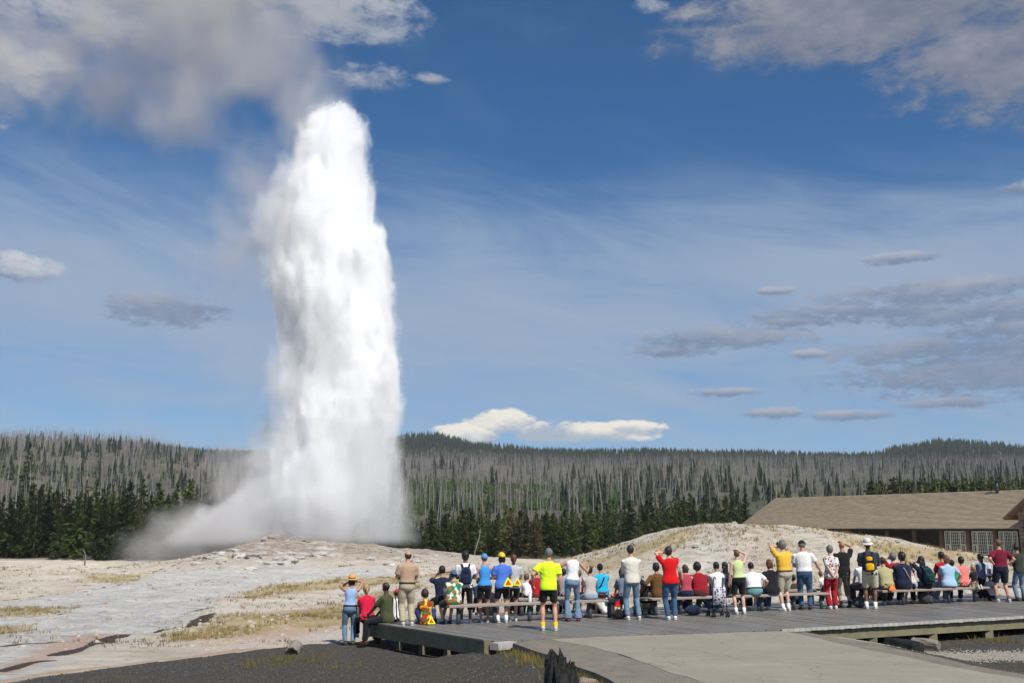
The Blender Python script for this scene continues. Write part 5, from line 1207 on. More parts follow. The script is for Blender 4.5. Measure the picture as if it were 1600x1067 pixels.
def crowd():
    J, DJ = ('jeans', DENIM[1], 'denim', DENIM[2]), ('jeans', DKDENIM[1], 'denim', DKDENIM[2])
    # left end of the boardwalk
    p = at(546, 1008, -.52)
    person((p.x, p.y, p.z), 1.60, 'woman in straw hat, pale blue tank top and jeans standing on the gravel', ('tank', (.30, .45, .72)), J, hair=('bob', 'dkbrown'), skin='tan', arms=('camera', 'wide'), face=20, female=True, hat=('straw', (.62, .36, .12)), shoes=(.08, .05, .03), belt=(.02, .02, .02))
    d = at(574, 974, 0)
    person((d.x - .02, d.y + .1, 0), 1.66, 'blond woman in crimson red shirt seated on the boardwalk end', ('tee', (.62, .012, .05)), ('trousers', BLACK), hair=('pony', 'blond'), arms=('lap', 'lap'), pose='sit', seat=.03, face=25, female=True, knees=.45, vox=.019, drop=.36)
    d = at(600, 976, 0)
    person((d.x + .06, d.y + .02, 0), 1.72, 'balding man in olive green shirt and dark trousers seated on the boardwalk edge', ('loose', (.065, .075, .03)), ('trousers', (.016, .017, .022)), hair=('fringe', 'black'), skin='dark', arms=('knees', 'lap'), pose='sit', seat=.05, face=62, lean=4, knees=.42, shoes=(.10, .04, .02), look=-25, drop=.44)
    flo(620, 970, 919, 'person in black and white striped shirt and red cap seated behind the bald man', ('tee', (.72, .72, .70), 'stripe', (.012, .012, .014)), ('trousers', BLACK), hat=('striped_cap', (.55, .03, .06)), skin='brown', hair=('short', 'black'), arms=('lap', 'lap'), face=20)
    st(635, 977, 861, 'bald man in tan checked shirt and khaki trousers standing at the boardwalk end', ('polo', (.52, .37, .25), 'check', (.36, .24, .15)), ('trousers', (.45, .40, .28)), hair=('fringe', 'brown'), skin='red', arms=('belly', 'belly'), face=14, belt=(.02, .015, .012), shoes=(.55, .52, .45), build=1.06, up=16)
    flo(666, 975, 920, 'curly haired person in orange and green patterned shirt seated on the boardwalk floor', ('loose', (.60, .30, .02), 'camo', (.06, .12, .03), (.75, .62, .03)), ('shorts', (.02, .04, .16)), hair=('afro', 'dkbrown'), arms=('lap', 'knees'), face=16, female=True,
        extra=(('triangle', (.09, -.05), .125, NEON, ORED, 'yellow bordered red triangle at the hip of the patterned shirt person'),))
    sit(690, 884, B1, 'dark haired man in navy shirt beside the green floral shirt, hand to his face', ('tee', NAVY), ('shorts', BLACK), hair=('short', 'black'), skin='tan', arms=('camera', 'wide'), face=18, shoes=BLACK, dy=.45)
    sit(708, 891, B1, 'man in green and white floral shirt and blue cap seated at the bench end', ('loose', (.03, .20, .10), 'hawaii', (.72, .72, .70), (.38, .18, .03)), ('shorts', NAVY), hat=('capback', (.06, .13, .28)), hair=('short', 'dkbrown'), arms=('lap', 'lap'), face=35, look=-20, sock=(.25, .33, .42), shoes=(.06, .06, .07), build=1.15)
    # standing row behind the first bench
    st(727, 973, 862, 'person with black hair in white shirt wearing a navy backpack', ('tee', WHITE), ('capri', BLACK), hair=('full', 'black'), skin='brown', arms=('belly', 'belly'), face=8, shoes=(.62, .6, .57), build=.95, extra=(('backpack', (.012, .02, .06), (.01, .015, .04), 'navy backpack on the white shirted person'),))
    st(757, 972, 865, 'woman in blue strappy tank top, blue bandana cap and black cycling shorts', ('tank', (.05, .28, .68)), ('cycle', BLACK), hair=('short', 'ltbrown'), hat=('bandana', (.09, .28, .55)), skin='red', arms=('belly', 'belly'), face=10, female=True, shoes=(.45, .42, .4))
    st(784, 972, 864, 'cyclist in blue shirt and bright yellow helmet with black shorts', ('tee', (.075, .19, .62)), ('cycle', BLACK), hair=('bob', 'black'), hat=('helmet', (.85, .55, .01)), skin='light', arms=('belly', 'belly'), face=12, female=True, sock=WHITE, build=1.08,
       extra=(('triangle', (.10, .06), .15, NEON, ORED, 'yellow bordered red triangle on the back of the helmeted cyclist'),))
    st(801, 970, 866, 'auburn haired person in light grey shirt beside the helmeted cyclist', ('tee', (.45, .46, .47)), ('cycle', BLACK), hair=('pony', 'auburn'), arms=('belly', 'belly'), face=12, female=True, sock=WHITE,
       extra=(('triangle', (.04, .08), .13, NEON, (.85, .10, .06), 'yellow bordered red triangle on the waist of the grey shirted person'),))
    sit(747, 905, B2, 'person in dark blue shirt seated beyond the blue tank top', ('tee', (.02, .06, .13)), ('trousers', BLACK), hair=('short', 'black'), arms=('lap', 'lap'), Hmax=1.5, vox=.021)
    sit(826, 898, B2, 'child with light hair in white shirt seated behind the white bottle', ('tee', WHITE), ('trousers', (.02, .03, .05)), hair=('short', 'ltbrown'), arms=('knees', 'knees'), Hmax=1.5, lean=22, child=True, vox=.02)
    sit(840, 889, B2, 'person in dark red shirt seated behind the neon yellow shirt', ('tee', (.40, .01, .02)), ('trousers', (.10, .11, .09)), hair=('short', 'black'), skin='tan', arms=('knees', 'lap'), dy=-.1, vox=.02)
    st(858, 984.5, 857, 'man in neon yellow shirt and black cycling shorts standing in front of the bench', ('tee', (.72, .95, .03)), ('cycle', BLACK), hair=('short', 'grey'), skin='red', arms=('side', 'down'), face=4, sock=(.80, .50, .01), shoes=(.55, .55, .52), legspread=.15, build=1.04, up=8)
    st(896, 970, 856, 'woman in white sleeveless top and flared blue jeans with hair pinned up', ('crop', WHITE), ('flare', DENIM[1], 'denim', DENIM[2]), hair=('bun', 'black'), skin='tan', arms=('outleft', 'elbowout'), face=6, female=True, shoes=(.35, .05, .04), look=-15)
    sit(882, 889, B2, 'person in pale denim shirt seated behind the flared jeans', ('long', (.22, .30, .40)), ('trousers', BLACK), hair=('full', 'black'), arms=('lap', 'lap'), vox=.02)
    sit(907, 894, B2, 'child in pink shirt seated behind the woman in flared jeans', ('tee', (.65, .30, .30)), ('shorts', BLACK), hair=('short', 'ltbrown'), arms=('lap', 'lap'), Hmax=1.45, child=True, vox=.02)
    sit(923, 884, B1, 'black haired woman in grey beige shirt and denim shorts on the bench', ('tee', (.47, .42, .39)), ('shorts', (.22, .30, .40), 'denim', (.33, .42, .50)), hair=('full', 'black'), skin='tan', arms=('lap', 'lap'), face=20, female=True)
    sit(939, 881, B2, 'person in turquoise shirt and black cap seated behind the grey beige shirt', ('tee', (.02, .42, .68)), ('trousers', (.10, .03, .02)), hat=('cap', BLACK), hair=('short', 'black'), skin='tan', arms=('lap', 'lap'), dy=-.5, look=-40, extra=(('sling', 'black bag with strap on the turquoise shirted person', 1, (.015, .015, .018)),))
    flo(948, 959, 913, 'child in white shirt crouched on the deck by the turquoise shirt', ('loose', WHITE), ('shorts', (.5, .48, .42)), hair=('short', 'ltbrown'), arms=('knees', 'lap'), child=True, vox=.019, lean=26)
    flo(966, 957, 911, 'dark haired child in bright red shirt sitting on the deck', ('crop', (.62, .012, .02)), ('shorts', (.55, .50, .42)), hair=('short', 'dkbrown'), skin='tan', arms=('knees', 'wide'), child=True, vox=.019)
    sit(977, 889, B1, 'long haired person in grey blue shirt seated at the bench gap', ('tee', (.13, .16, .22)), ('capri', (.05, .05, .06)), hair=('long', 'black'), arms=('lap', 'lap'), face=25, dy=.35, female=True, skin='olive')
    # middle
    st(990, 968, 852, 'man in cream long sleeve shirt and jeans standing before the bench gap', ('long', (.66, .62, .55)), J, hair=('short', 'dkbrown'), skin='red', arms=('fold', 'fold'), face=14, shoes=(.6, .57, .5), legspread=.14, build=1.02, up=18)
    sit(1029, 880, B1, 'person in brown vest with navy sleeves seated left of the red shirt', ('jacket', (.13, .065, .02)), ('trousers', (.30, .26, .17)), hair=('full', 'dkbrown'), arms=('around', 'lap'), face=32, skin='tan')
    st(1050, 968, 854, 'woman in bright red shirt and blue jeans raising both hands to her face', ('tee', (.60, .006, .008)), DJ, hair=('full', 'dkbrown'), arms=('wide', 'camera'), face=12, female=True, shoes=(.65, .64, .62), build=1.12, extra=(('handbag', 'tan handbag hanging at the red shirted woman'), ('camera', 'small black camera held by the red shirted woman')))
    sit(1074, 882, B1, 'brown haired woman in dusty pink vest on the bench by the tan handbag', ('crop', (.40, .06, .08)), ('trousers', (.01, .02, .06)), hair=('bob', 'brown'), arms=('lap', 'lap'), face=15, female=True)
    sit(1096, 879, B1, 'curly black haired person in dark red shirt on the bench', ('tee', (.27, .008, .018)), ('trousers', (.06, .04, .03)), hair=('afro', 'black'), skin='tan', arms=('lap', 'lap'), face=14, build=1.25)
    sit(1125, 878, B1, 'dark haired person in white shirt and jeans behind the blue stroller', ('loose', WHITE), DJ, hair=('short', 'black'), skin='olive', arms=('lap', 'lap'), face=18)
    sit(1139, 878, B1, 'long haired woman in black seated beside the pale green top', ('tee', BLACK), ('trousers', BLACK), hair=('long', 'black'), skin='olive', arms=('lap', 'lap'), face=30, female=True, dy=.3)
    st(1156, 959, 859, 'woman in pale green sleeveless top and black shorts shading her eyes', ('crop', (.58, .68, .32)), ('shorts', BLACK), hair=('short', 'ltbrown'), skin='light', arms=('down', 'shade'), face=8, female=True, sock=WHITE, shoes=(.5, .6, .5))
    sit(1180, 878, B1, 'man in white polo shirt and teal shorts seated with knees apart', ('polo', WHITE), ('shorts', (.16, .36, .35)), hair=('short', 'black'), skin='light', arms=('knees', 'around'), face=12, build=1.22, lean=14, belt=(.02, .03, .08), shoes=(.65, .65, .65), sock=WHITE)
    sit(1202, 877, B2, 'person in purple shirt half hidden behind the auburn hair', ('tee', (.10, .04, .14)), ('trousers', BLACK), hair=('short', 'dkbrown'), dy=-.3, vox=.021)
    sit(1208, 874, B1, 'auburn haired woman in black shirt and blue jeans on the bench', ('tee', BLACK), DJ, hair=('bob', 'auburn'), skin='light', arms=('around', 'lap'), face=18, female=True, build=1.12, shoes=(.65, .65, .65), sock=WHITE)
    st(1229, 954, 845, 'grey haired man in yellow shirt and khaki shorts photographing the geyser', ('polo', (.78, .46, .05)), ('shorts', (.47, .44, .34)), hair=('full', 'grey'), skin='light', arms=('wide', 'camera'), face=24, belt=(.10, .05, .02), shoes=(.68, .68, .66), sock=WHITE, build=1.1, extra=(('camera', 'small black camera held by the yellow shirted man'),))
    st(1260, 952, 845, 'man in white polo, black cap and blue jeans reaching down to one side', ('polo', WHITE), DJ, hat=('cap', BLACK), hair=('short', 'grey'), skin='red', arms=('belly', 'reach'), face=-8, look=-25, up=-6, build=1.15, shoes=(.03, .03, .03))
    sit(1284, 893, B2, 'child in white shirt seated beyond the white polo man', ('tee', WHITE), ('trousers', BLACK), hair=('short', 'ltbrown'), skin='tan', Hmax=1.4, child=True, dy=-.4, lean=25, vox=.02)
    st(1302, 951, 852, 'grey haired woman in patterned blouse and red trousers with hands clasped behind', ('loose', (.62, .60, .56), 'print', (.22, .01, .03), (.02, .02, .02)), ('trousers', (.36, .008, .02)), hair=('full', 'grey'), arms=('behind', 'behind'), face=4, female=True, shoes=(.68, .68, .66))
    st(1321, 949, 846, 'bald man in black shirt and grey brown shorts with a hand on his head', ('tee', BLACK), ('capri', (.14, .115, .095)), hair=('none', 'black'), skin='tan', arms=('belly', 'shade'), face=10, sock=BLACK, shoes=(.05, .04, .03), build=1.08)
    sit(1342, 870, B2, 'man in white shirt seated left of the white sun hat', ('tee', WHITE), ('trousers', (.03, .03, .04)), hair=('short', 'dkbrown'), skin='tan', arms=('knees', 'knees'), dy=-.7, look=20, lean=16)
    st(1362, 951, 841, 'man in white sun hat, charcoal shirt and khaki shorts wearing the backpack', ('tee', (.035, .045, .06)), ('shorts', (.55, .50, .38)), hat_h=.05, hat=('sun', (.66, .64, .58)), hair=('short', 'dkbrown'), skin='brown', arms=('belly', 'belly'), face=-12, sock=WHITE, shoes=(.70, .70, .68), build=1.08, extra=(('backpack', (.012, .014, .018), (.80, .42, .01), 'black backpack with bright yellow pockets'),))
    # right
    sit(1388, 870, B1, 'person in sage green shirt on the bench beside the yellow pocketed backpack', ('tee', (.40, .37, .19)), ('trousers', (.07, .06, .045)), hair=('short', 'dkbrown'), skin='tan', arms=('lap', 'lap'), face=15, lean=14, build=1.12, extra=(('triangle', (.0, -.09), .13, (.85, .16, .04), (.80, .30, .02), 'orange triangle at the back of the sage green shirt'),))
    sit(1401, 864, B2, 'grey haired person in dark red shirt with camera raised', ('tee', (.28, .01, .015)), ('trousers', BLACK), hair=('full', 'grey'), arms=('wide', 'camera'), vox=.02)
    sit(1414, 862, B1, 'black haired man in navy shirt with a grey strap across his back', ('tee', NAVY), ('trousers', BLACK), hair=('full', 'black'), skin='olive', arms=('lap', 'lap'), face=18, build=1.1, extra=(('sling', 'dark bag with grey strap on the navy shirted man', -1, (.20, .19, .18)),))
    sit(1423, 871, B2, 'child looking back from beside the navy shirt', ('tee', (.20, .05, .07)), ('trousers', BLACK), hair=('short', 'black'), skin='olive', child=True, Hmax=1.4, face=75, vox=.02, dy=-.2)
    sit(1433, 867, B1, 'blond girl in pink patterned shirt and denim shorts with a raised arm', ('crop', (.65, .18, .34), 'print', (.75, .55, .6), (.5, .12, .25)), ('shorts', (.26, .36, .48), 'denim', (.36, .45, .55)), hair=('long', 'blond'), skin='light', arms=('lap', 'wide'), face=14, female=True, dy=.3, Hmax=1.62)
    sit(1449, 868, B1, 'long black haired woman in navy shirt wearing a dark green backpack', ('tee', NAVY), ('trousers', BLACK), hair=('long', 'black'), skin='olive', arms=('wide', 'lap'), face=16, female=True, extra=(('backpack', (.006, .045, .045), (.005, .035, .035), 'dark green backpack on the long haired woman'),))
    sit(1467, 862, B2, 'dark haired man in bright red shirt seated behind the green backpack', ('tee', (.45, .008, .015)), ('trousers', (.42, .37, .26)), hair=('short', 'black'), skin='olive', arms=('lap', 'lap'), dy=-.6)
    sit(1485, 867, B1, 'brown haired woman in pale blue shirt with her arm round a child', ('tee', (.36, .52, .68)), J, hair=('bob', 'ltbrown'), skin='light', arms=('lap', 'around'), face=10, female=True, build=1.15, shoes=(.7, .7, .7))
    sit(1500, 868, B1, 'black haired child in green shirt beside the pale blue shirt', ('tee', (.015, .30, .12)), ('shorts', BLACK), hair=('short', 'black'), skin='olive', arms=('lap', 'lap'), face=25, look=-25, child=True, Hmax=1.5, dy=.25)
    sit(1512, 864, B1, 'black haired woman in coral pink shirt on the bench', ('tee', (.78, .20, .18)), ('trousers', NAVY), hair=('full', 'black'), skin='olive', arms=('lap', 'lap'), face=22, female=True, dy=.15, Hmax=1.7)
    sit(1526, 862, B2, 'blond boy in pale shirt seated beyond the coral pink shirt', ('tee', (.50, .54, .60)), ('trousers', (.2, .18, .12)), hair=('short', 'blond'), skin='fair', child=True, face=-30, dy=-.5, vox=.02)
    p = on_line(B1, 1525); person((p.x, p.y, 0), .98, 'small child with blond ponytail in black shirt kneeling on the bench', ('tee', BLACK), ('trousers', (.38, .33, .22)), hair=('pony', 'blond'), pose='kneel', seat=.45, face=12, child=True, arms=('lap', 'lap'), vox=.014)
    st(1537, 938, 867, 'person in black cap and grey blue jersey with a white number patch', ('loose', (.16, .21, .30)), ('trousers', BLACK), hat=('capback', BLACK), hair=('long', 'black'), skin='olive', arms=('lap', 'belly'), face=30, child=True, vox=.018)
    flo(1552, 938, 893, 'small dark haired child in white shirt sitting beyond the maroon shirt', ('tee', (.66, .66, .66)), ('shorts', NAVY), hair=('short', 'black'), skin='olive', child=True, arms=('knees', 'knees'), vox=.018)
    st(1567, 940, 843, 'man in maroon shirt and navy shorts standing with hands on hips', ('polo', (.16, .008, .028)), ('shorts', (.010, .014, .035)), hair=('short', 'ltbrown'), skin='red', arms=('hips', 'hips'), face=0, legspread=.16, shoes=(.5, .47, .40), sock=(.10, .11, .10), build=1.15)
    st(1597, 939, 850, 'man in dark green shirt and blue jeans beside the maroon shirt', ('tee', (.035, .042, .03)), J, hair=('short', 'dkbrown'), skin='tan', arms=('belly', 'belly'), face=10, shoes=(.04, .03, .03))
    # low figures in dark clothes on the deck beyond the benches, mostly hidden
    for px, ph, near, col in ((765, 908, 'between the blue tank top and the yellow helmet', (.02, .02, .03)), (812, 910, 'behind the grey shirted cyclist', (.05, .03, .03)), (870, 907, 'behind the neon yellow shirt', (.03, .04, .06)), (1008, 905, 'behind the cream shirt', (.02, .02, .02)), (1062, 902, 'behind the red shirted woman', (.04, .02, .05)),
                              (1110, 900, 'between the dark red shirt and the white shirt', (.02, .03, .05)), (1168, 899, 'behind the pale green top', (.03, .03, .03)), (1245, 897, 'between the yellow shirt and the white polo', (.05, .045, .03)), (1375, 893, 'beside the white sun hat man', (.02, .02, .03)), (1458, 888, 'behind the dark green backpack', (.03, .02, .02)), (1545, 886, 'beside the grey blue jersey', (.02, .025, .04))):
        p = on_line(shift(ROW2, .55), px); H = max(1.1, min(1.8, 1.75 * z_at(ph, p.y) / .95)); person((p.x, p.y, 0), H, 'person in dark clothes sitting low ' + near, ('tee', col), ('trousers', BLACK), hair=('short', 'black'), skin='olive', pose='floor', seat=0.0, arms=('lap', 'knees'), vox=.023)
    finish_people()
    # jersey number
    j = next(o for o in bpy.data.objects if o.get('label', '').startswith('person in black cap and grey blue'))
    cv = bpy.data.curves.new('number', 'FONT'); cv.body = '9'; cv.size = .17; cv.extrude = .002; cv.align_x = 'CENTER'
    o = bpy.data.objects.new('number', cv); COL.objects.link(o); dg = bpy.context.evaluated_depsgraph_get(); dg.update(); me = bpy.data.meshes.new_from_object(o.evaluated_get(dg)); bpy.data.objects.remove(o)
    me.materials.clear(); o = link('number', me, plain('number_ink', (.02, .02, .03), .7, bmp=0), j, (.07, -.235, .80)); o.rotation_euler = (R(90), 0, 0)
    MB().box((-.03, -.23, .76), (.17, -.21, .98)).build('number_patch', plain('patch_white', WHITE, .8, .05), j)
crowd()

# ------------------------------------------------------------------ bags, bottle, strollers
def cyl_thing(name, p, prof_, mat, label, cat, parts=()):
    q = MB(); q.rings([[Vector((r * math.cos(a), r * math.sin(a), z)) for a in [6.2832 * j / 16 for j in range(16)]] for r, z in prof_]); o = q.build(name, mat, None, True, p); tag(o, label, cat)
    for nm, pr, mt in parts:
        q = MB(); q.rings([[Vector((r * math.cos(a), r * math.sin(a), z)) for a in [6.2832 * j / 16 for j in range(16)]] for r, z in pr]); q.build(nm, mt, o, True)
p = on_line(BENCH, 828); cyl_thing('water_bottle', (p.x, p.y - .06, .45), ((.038, 0), (.042, .02), (.042, .17), (.03, .21)), plain('white_plastic', (.8, .8, .8), .35, .03, bmp=0), 'white drinking bottle standing on the bench beside the neon yellow shirt', 'bottle', (('cap', ((.022, .208), (.022, .25), (.012, .262)), plain('white_plastic', (.8, .8, .8), .35, .03, bmp=0)),))
p = at(844, 952, .22); cyl_thing('drink_bottle', (p.x, p.y, .40), ((.034, 0), (.04, .02), (.04, .16), (.028, .2)), plain('red_bottle', (.42, .01, .02), .35, .05, bmp=0), 'dark red drinking bottle beside the neon yellow shirted man', 'bottle', (('cap', ((.02, .198), (.02, .24)), plain('black_cap', (.02, .02, .02), .5, bmp=0)),))
def bag(px, py, w, d, h, c, label, cat='bag', name='bag', rz=.3):
    p = at(px, py, 0); q = MB(); rr = random.Random(px)
    q.ell((0, 0, h * .5), (w / 2, d / 2, h / 2), None, 16, 10, lambda v: 1 + .12 * math.sin(5 * v.x + 3 * v.z) * (1 if v.z > -.5 else .3) + rr.uniform(-.04, .04))
    q.v = [(x, y, max(z, .0)) for x, y, z in q.v]; o = q.build(name, fabric('bag_cloth', c), None, True, (p.x, p.y, 0), rz); tag(o, label, cat)
    b = MB(); b.tube([(-w * .25, 0, h * .85), (-w * .12, 0, h * 1.25), (w * .12, 0, h * 1.25), (w * .25, 0, h * .85)], .012, 6); b.build('handle', fabric('bag_cloth', c), o, True)
bag(969, 967, .42, .3, .24, (.012, .012, .014), 'black bag on the deck beside the cream shirted man')
bag(1345, 949, .5, .35, .30, (.06, .065, .08), 'charcoal bag on the deck beside the white shoes')
bag(1447, 943, .38, .3, .34, (.05, .05, .05), 'dark grey rucksack under the bench by the green backpack', 'rucksack', 'rucksack')
bag(1084, 961, .45, .3, .26, (.012, .02, .05), 'navy bag under the bench left of the stroller')
M_TUBE = plain('dark_blue_tube', (.03, .035, .05), .4, .05, metal=.5, bmp=0); M_TYRE = plain('stroller_tyre', (.02, .025, .035), .7, .1, bmp=0); M_HUB = plain('pale_blue_hub', (.42, .5, .6), .4, .05, bmp=0)
def stroller(px, py, c, label, rz, cloth):
    p = at(px, py, 0); root = link('stroller', None, None, None, (p.x, p.y, 0), rz); tag(root, label, 'stroller')
    for sd in (-1, 1):
        q = MB(); q.tube([(sd * .18, -.16, .07), (sd * .17, -.1, .45), (sd * .16, -.16, .85), (sd * .16, -.24, .98), (sd * .15, -.31, .99), (sd * .15, -.35, .94)], .013, 8); q.build('handle_tube', M_TUBE, root, True)
        MB().tube([(sd * .17, -.12, .5), (sd * .18, .12, .28), (sd * .18, .30, .08)], .012, 8).build('leg_tube', M_TUBE, root, True)
        for y in (-.17, .31):
            for k in (-.028, .028):
                x = sd * .18 + k; w = MB(); w.tube([(x - .012, y, .065), (x + .012, y, .065)], .064, 16); w_ = w.build('wheel', M_TYRE, root, True); MB().tube([(x - .015, y, .065), (x + .015, y, .065)], .032, 12).build('hub', M_HUB, w_, True)
    MB().tube([(-.18, -.15, .18), (.18, -.15, .18)], .01, 8).build('cross_bar', M_TUBE, root, True)
    q = MB(); q.rings([[Vector((x * w, y0 + t * .02 - .03 * (1 - abs(x)), z)) for x, t in ((-1, 0), (-.5, 0), (0, 0), (.5, 0), (1, 0), (1, 1), (.5, 1), (0, 1), (-.5, 1), (-1, 1))] for z, y0, w in ((.30, -.02, .15), (.34, -.13, .165), (.55, -.13, .165), (.74, -.155, .155))]); q.build('back_panel', cloth, root, True)
    q = MB(); q.box((-.155, -.12, .30), (.155, .17, .335)); q.build('seat_panel', cloth, root)
stroller(1123, 963, None, 'folding stroller with blue checked cloth and hooked handles in front of the bench', .1, fabric('stroller_cloth', (.06, .07, .30), 'print', (.16, .18, .46), (.04, .05, .18)))
stroller(1009, 960, None, 'black folding stroller half hidden beside the cream shirted man', .2, fabric('stroller_black', (.012, .012, .016)))

# ------------------------------------------------------------------ stump, logs, rocks and grass
M_CHAR, t, b = mat_new('charred_wood'); g = coord(t); n = noise(t, g, 9, 6, .65, sx=(1, 1, .2)); n2 = noise(t, g, 30, 4, .6)
t.links.new(mix(t, (n - .56).smooth(0, .15), (.010, .0095, .009), (.06, .055, .05)), b.inputs['Base Color']); b.inputs['Roughness'].default_value = .75; bump(t, b, n * .8 + n2 * .3, .9, .05)
M_GREYWOOD = plain('weathered_log', (.24, .21, .17), .85, .3, 6, bmp=.6, bdist=.03); M_ROCK = plain('pinkish_rock', (.30, .235, .19), .85, .3, 5, bmp=.7, bdist=.04); M_SINT = plain('white_sinter_rock', (.47, .44, .40), .85, .35, 2, bmp=.9, bdist=.12)
def stump():
    p = at(878, 1080, -.18); rr = random.Random(9); q = MB(); n = 22; rs = []
    tops = [.34 + .24 * max(0, math.sin(a * 1.0 + 5.6)) + rr.uniform(-.09, .09) for a in [6.2832 * j / n for j in range(n)]]
    for k in (0, .12, .3, .5, .7, .86, 1.0):
        ring = []
        for j in range(n):
            a = 6.2832 * j / n; r = (.235 - .05 * k + .05 * math.sin(4 * a + 3 * k) + .03 * math.sin(9 * a) + rr.uniform(-.012, .012)) * (1.1 if k < .05 else 1); ring.append(Vector((math.cos(a) * r, math.sin(a) * r * .8, -.1 + k * (tops[j] + .1))))
        rs.append(ring)
    for k, d in ((.7, -.12), (.35, -.22)): rs.append([Vector((v.x * k, v.y * k, v.z + d * 1.2)) for v in rs[6]])
    q.rings(rs); o = q.build('stump', M_CHAR, None, False, p); tag(o, 'black charred tree stump with jagged top beside the path', 'stump')
    for k, (a, r, h) in enumerate(((2.7, .15, .56), (1.3, .10, .48), (.2, .14, .42), (3.6, .16, .46), (2.0, .08, .52))):
        s_ = MB(); x, y = math.cos(a) * r, math.sin(a) * r; s_.tube([(x, y, .1), (x * 1.05, y, h * .6), (x * 1.1 + .02, y, h)], [(.075, .05), (.06, .04), (.025, .02)], 6); s_.build('splinter', M_CHAR, o)
stump()
def rock(px, py, z, sx, sy, sz, mat, label, seed, name='rock', rz=0., grp=None):
    p = at(px, py, z); rr = np.random.default_rng(seed); ph = rr.random(6) * 6.28; q = MB()
    f = lambda d: (1 + .16 * math.sin(3.1 * d.x + ph[0]) * math.sin(2.7 * d.y + ph[1]) + .12 * math.sin(5.3 * d.z + 4 * d.x + ph[2]) + .07 * math.sin(9 * d.y + 7 * d.z + ph[3])) * (1 / max(.72, (abs(d.x) ** 3.5 + abs(d.y) ** 3.5 + abs(d.z) ** 3.5) ** (1 / 3.5)))
    q.ell((0, 0, sz * .25), (sx, sy, sz), None, 16, 10, f); o = q.build(name, mat, None, False, p, rz); tag(o, label, 'rock', grp); return o
rock(915, 1045, -.16, .17, .12, .10, M_ROCK, 'reddish flat rock behind the charred stump', 1, rz=.2); rock(912, 1058, -.22, .19, .15, .12, M_GREYWOOD, 'grey slab of rock right beside the charred stump', 2)
rock(930, 1056, -.2, .09, .07, .09, M_ROCK, 'small pinkish rock at the path edge', 5); rock(918, 1080, -.25, .20, .15, .15, M_ROCK, 'rounded tan rock in the lower corner by the charred stump', 3)
rock(800, 1078, -.28, .75, .10, .06, M_ROCK, 'long low reddish kerb stone at the gravel edge', 4, rz=.05); rock(945, 1062, -.2, .07, .06, .06, M_CHAR, 'small black charred chunk by the path edge', 7)
def log(a, b_, r, label, mat, end, sides=14, name='log'):
    q = MB(); rr = random.Random(int(r * 100)); d = b_ - a; pts = [a + d * k for k in (0, .02, .3, .6, .98, 1)]
    q.tube(pts, [r * .9, r, r * 1.04, r * .98, r, r * .9], sides); q.v = [tuple(c + rr.uniform(-.015, .015) for c in v) for v in q.v]; o = q.build(name, mat); tag(o, label, 'log')
    dn = d.normalized()
    for p, s in ((a, -1), (b_, 1)): MB().tube([p + dn * s * .001, p + dn * s * .012], r * .85, sides).build('cut_end', end, o)
    return o
a = at(1388, 1006, -.22); c = at(1436, 1013, -.22); log(a, c, .15, 'short charred half log lying on gravel under the right boardwalk', M_CHAR, M_CHAR)
log(at(1430, 1004, -.22) + Vector((.05, .25, 0)), at(1470, 1010, -.25) + Vector((.05, .25, 0)), .10, 'grey weathered log end behind the charred half log', M_GREYWOOD, M_GREYWOOD)
log(at(456, 1022, -.5) + Vector((0, 0, .02)), at(463, 1009, -.36) + Vector((0, 0, 0)), .15, 'low cut grey log stub at the gravel edge', M_GREYWOOD, M_CHAR)
log(at(985, 1066, -.2), at(960, 1050, -.2), .06, 'dark rotten wood piece in the grass by the path edge', M_CHAR, M_CHAR)
rr = random.Random(12); k = 0
for px, py, s_ in ((448, 881, 1.25), (398, 872, .9), (378, 870, .7), (425, 884, .6), (500, 868, .7), (350, 880, .6), (330, 876, .55), (312, 882, .5), (470, 874, .45), (412, 864, .5), (580, 873, .5), (540, 885, .45), (395, 889, .5), (365, 862, .5), (345, 868, .6), (300, 878, .55), (610, 884, .6), (648, 876, .5), (432, 840, .75), (444, 837, .7), (418, 846, .55), (462, 842, .55), (480, 846, .5)):
    y = 78 if py > 860 else 92; p = None
    for _ in range(30):
        z = float(gz((px - 800) / 1600 * y, y)); q_ = at(px, py, Y=y)
        if abs(q_.z - z) < .08: break
        y += (q_.z - z) * 6 * (-1 if False else 1); y = min(max(y, 62), 96)
    cone = px > 405 and py < 850
    o = rock(px, py, 0, .85 * s_, .7 * s_, .36 * s_, plain('brown_cone_rock', (.26, .205, .16), .9, .3, 2, bmp=.8, bdist=.06) if cone else M_SINT, 'brown lump of rock on the rim of the geyser cone' if cone else 'pale rounded boulder on the flank of the geyser mound', 40 + k, 'boulder', rr.random() * 3, 'rim rocks of the cone' if cone else 'boulders on the geyser mound')
    x = (px - 800) / 1600 * y * .985; o.location = (x, y, float(gz(x, y)) - .05); k += 1
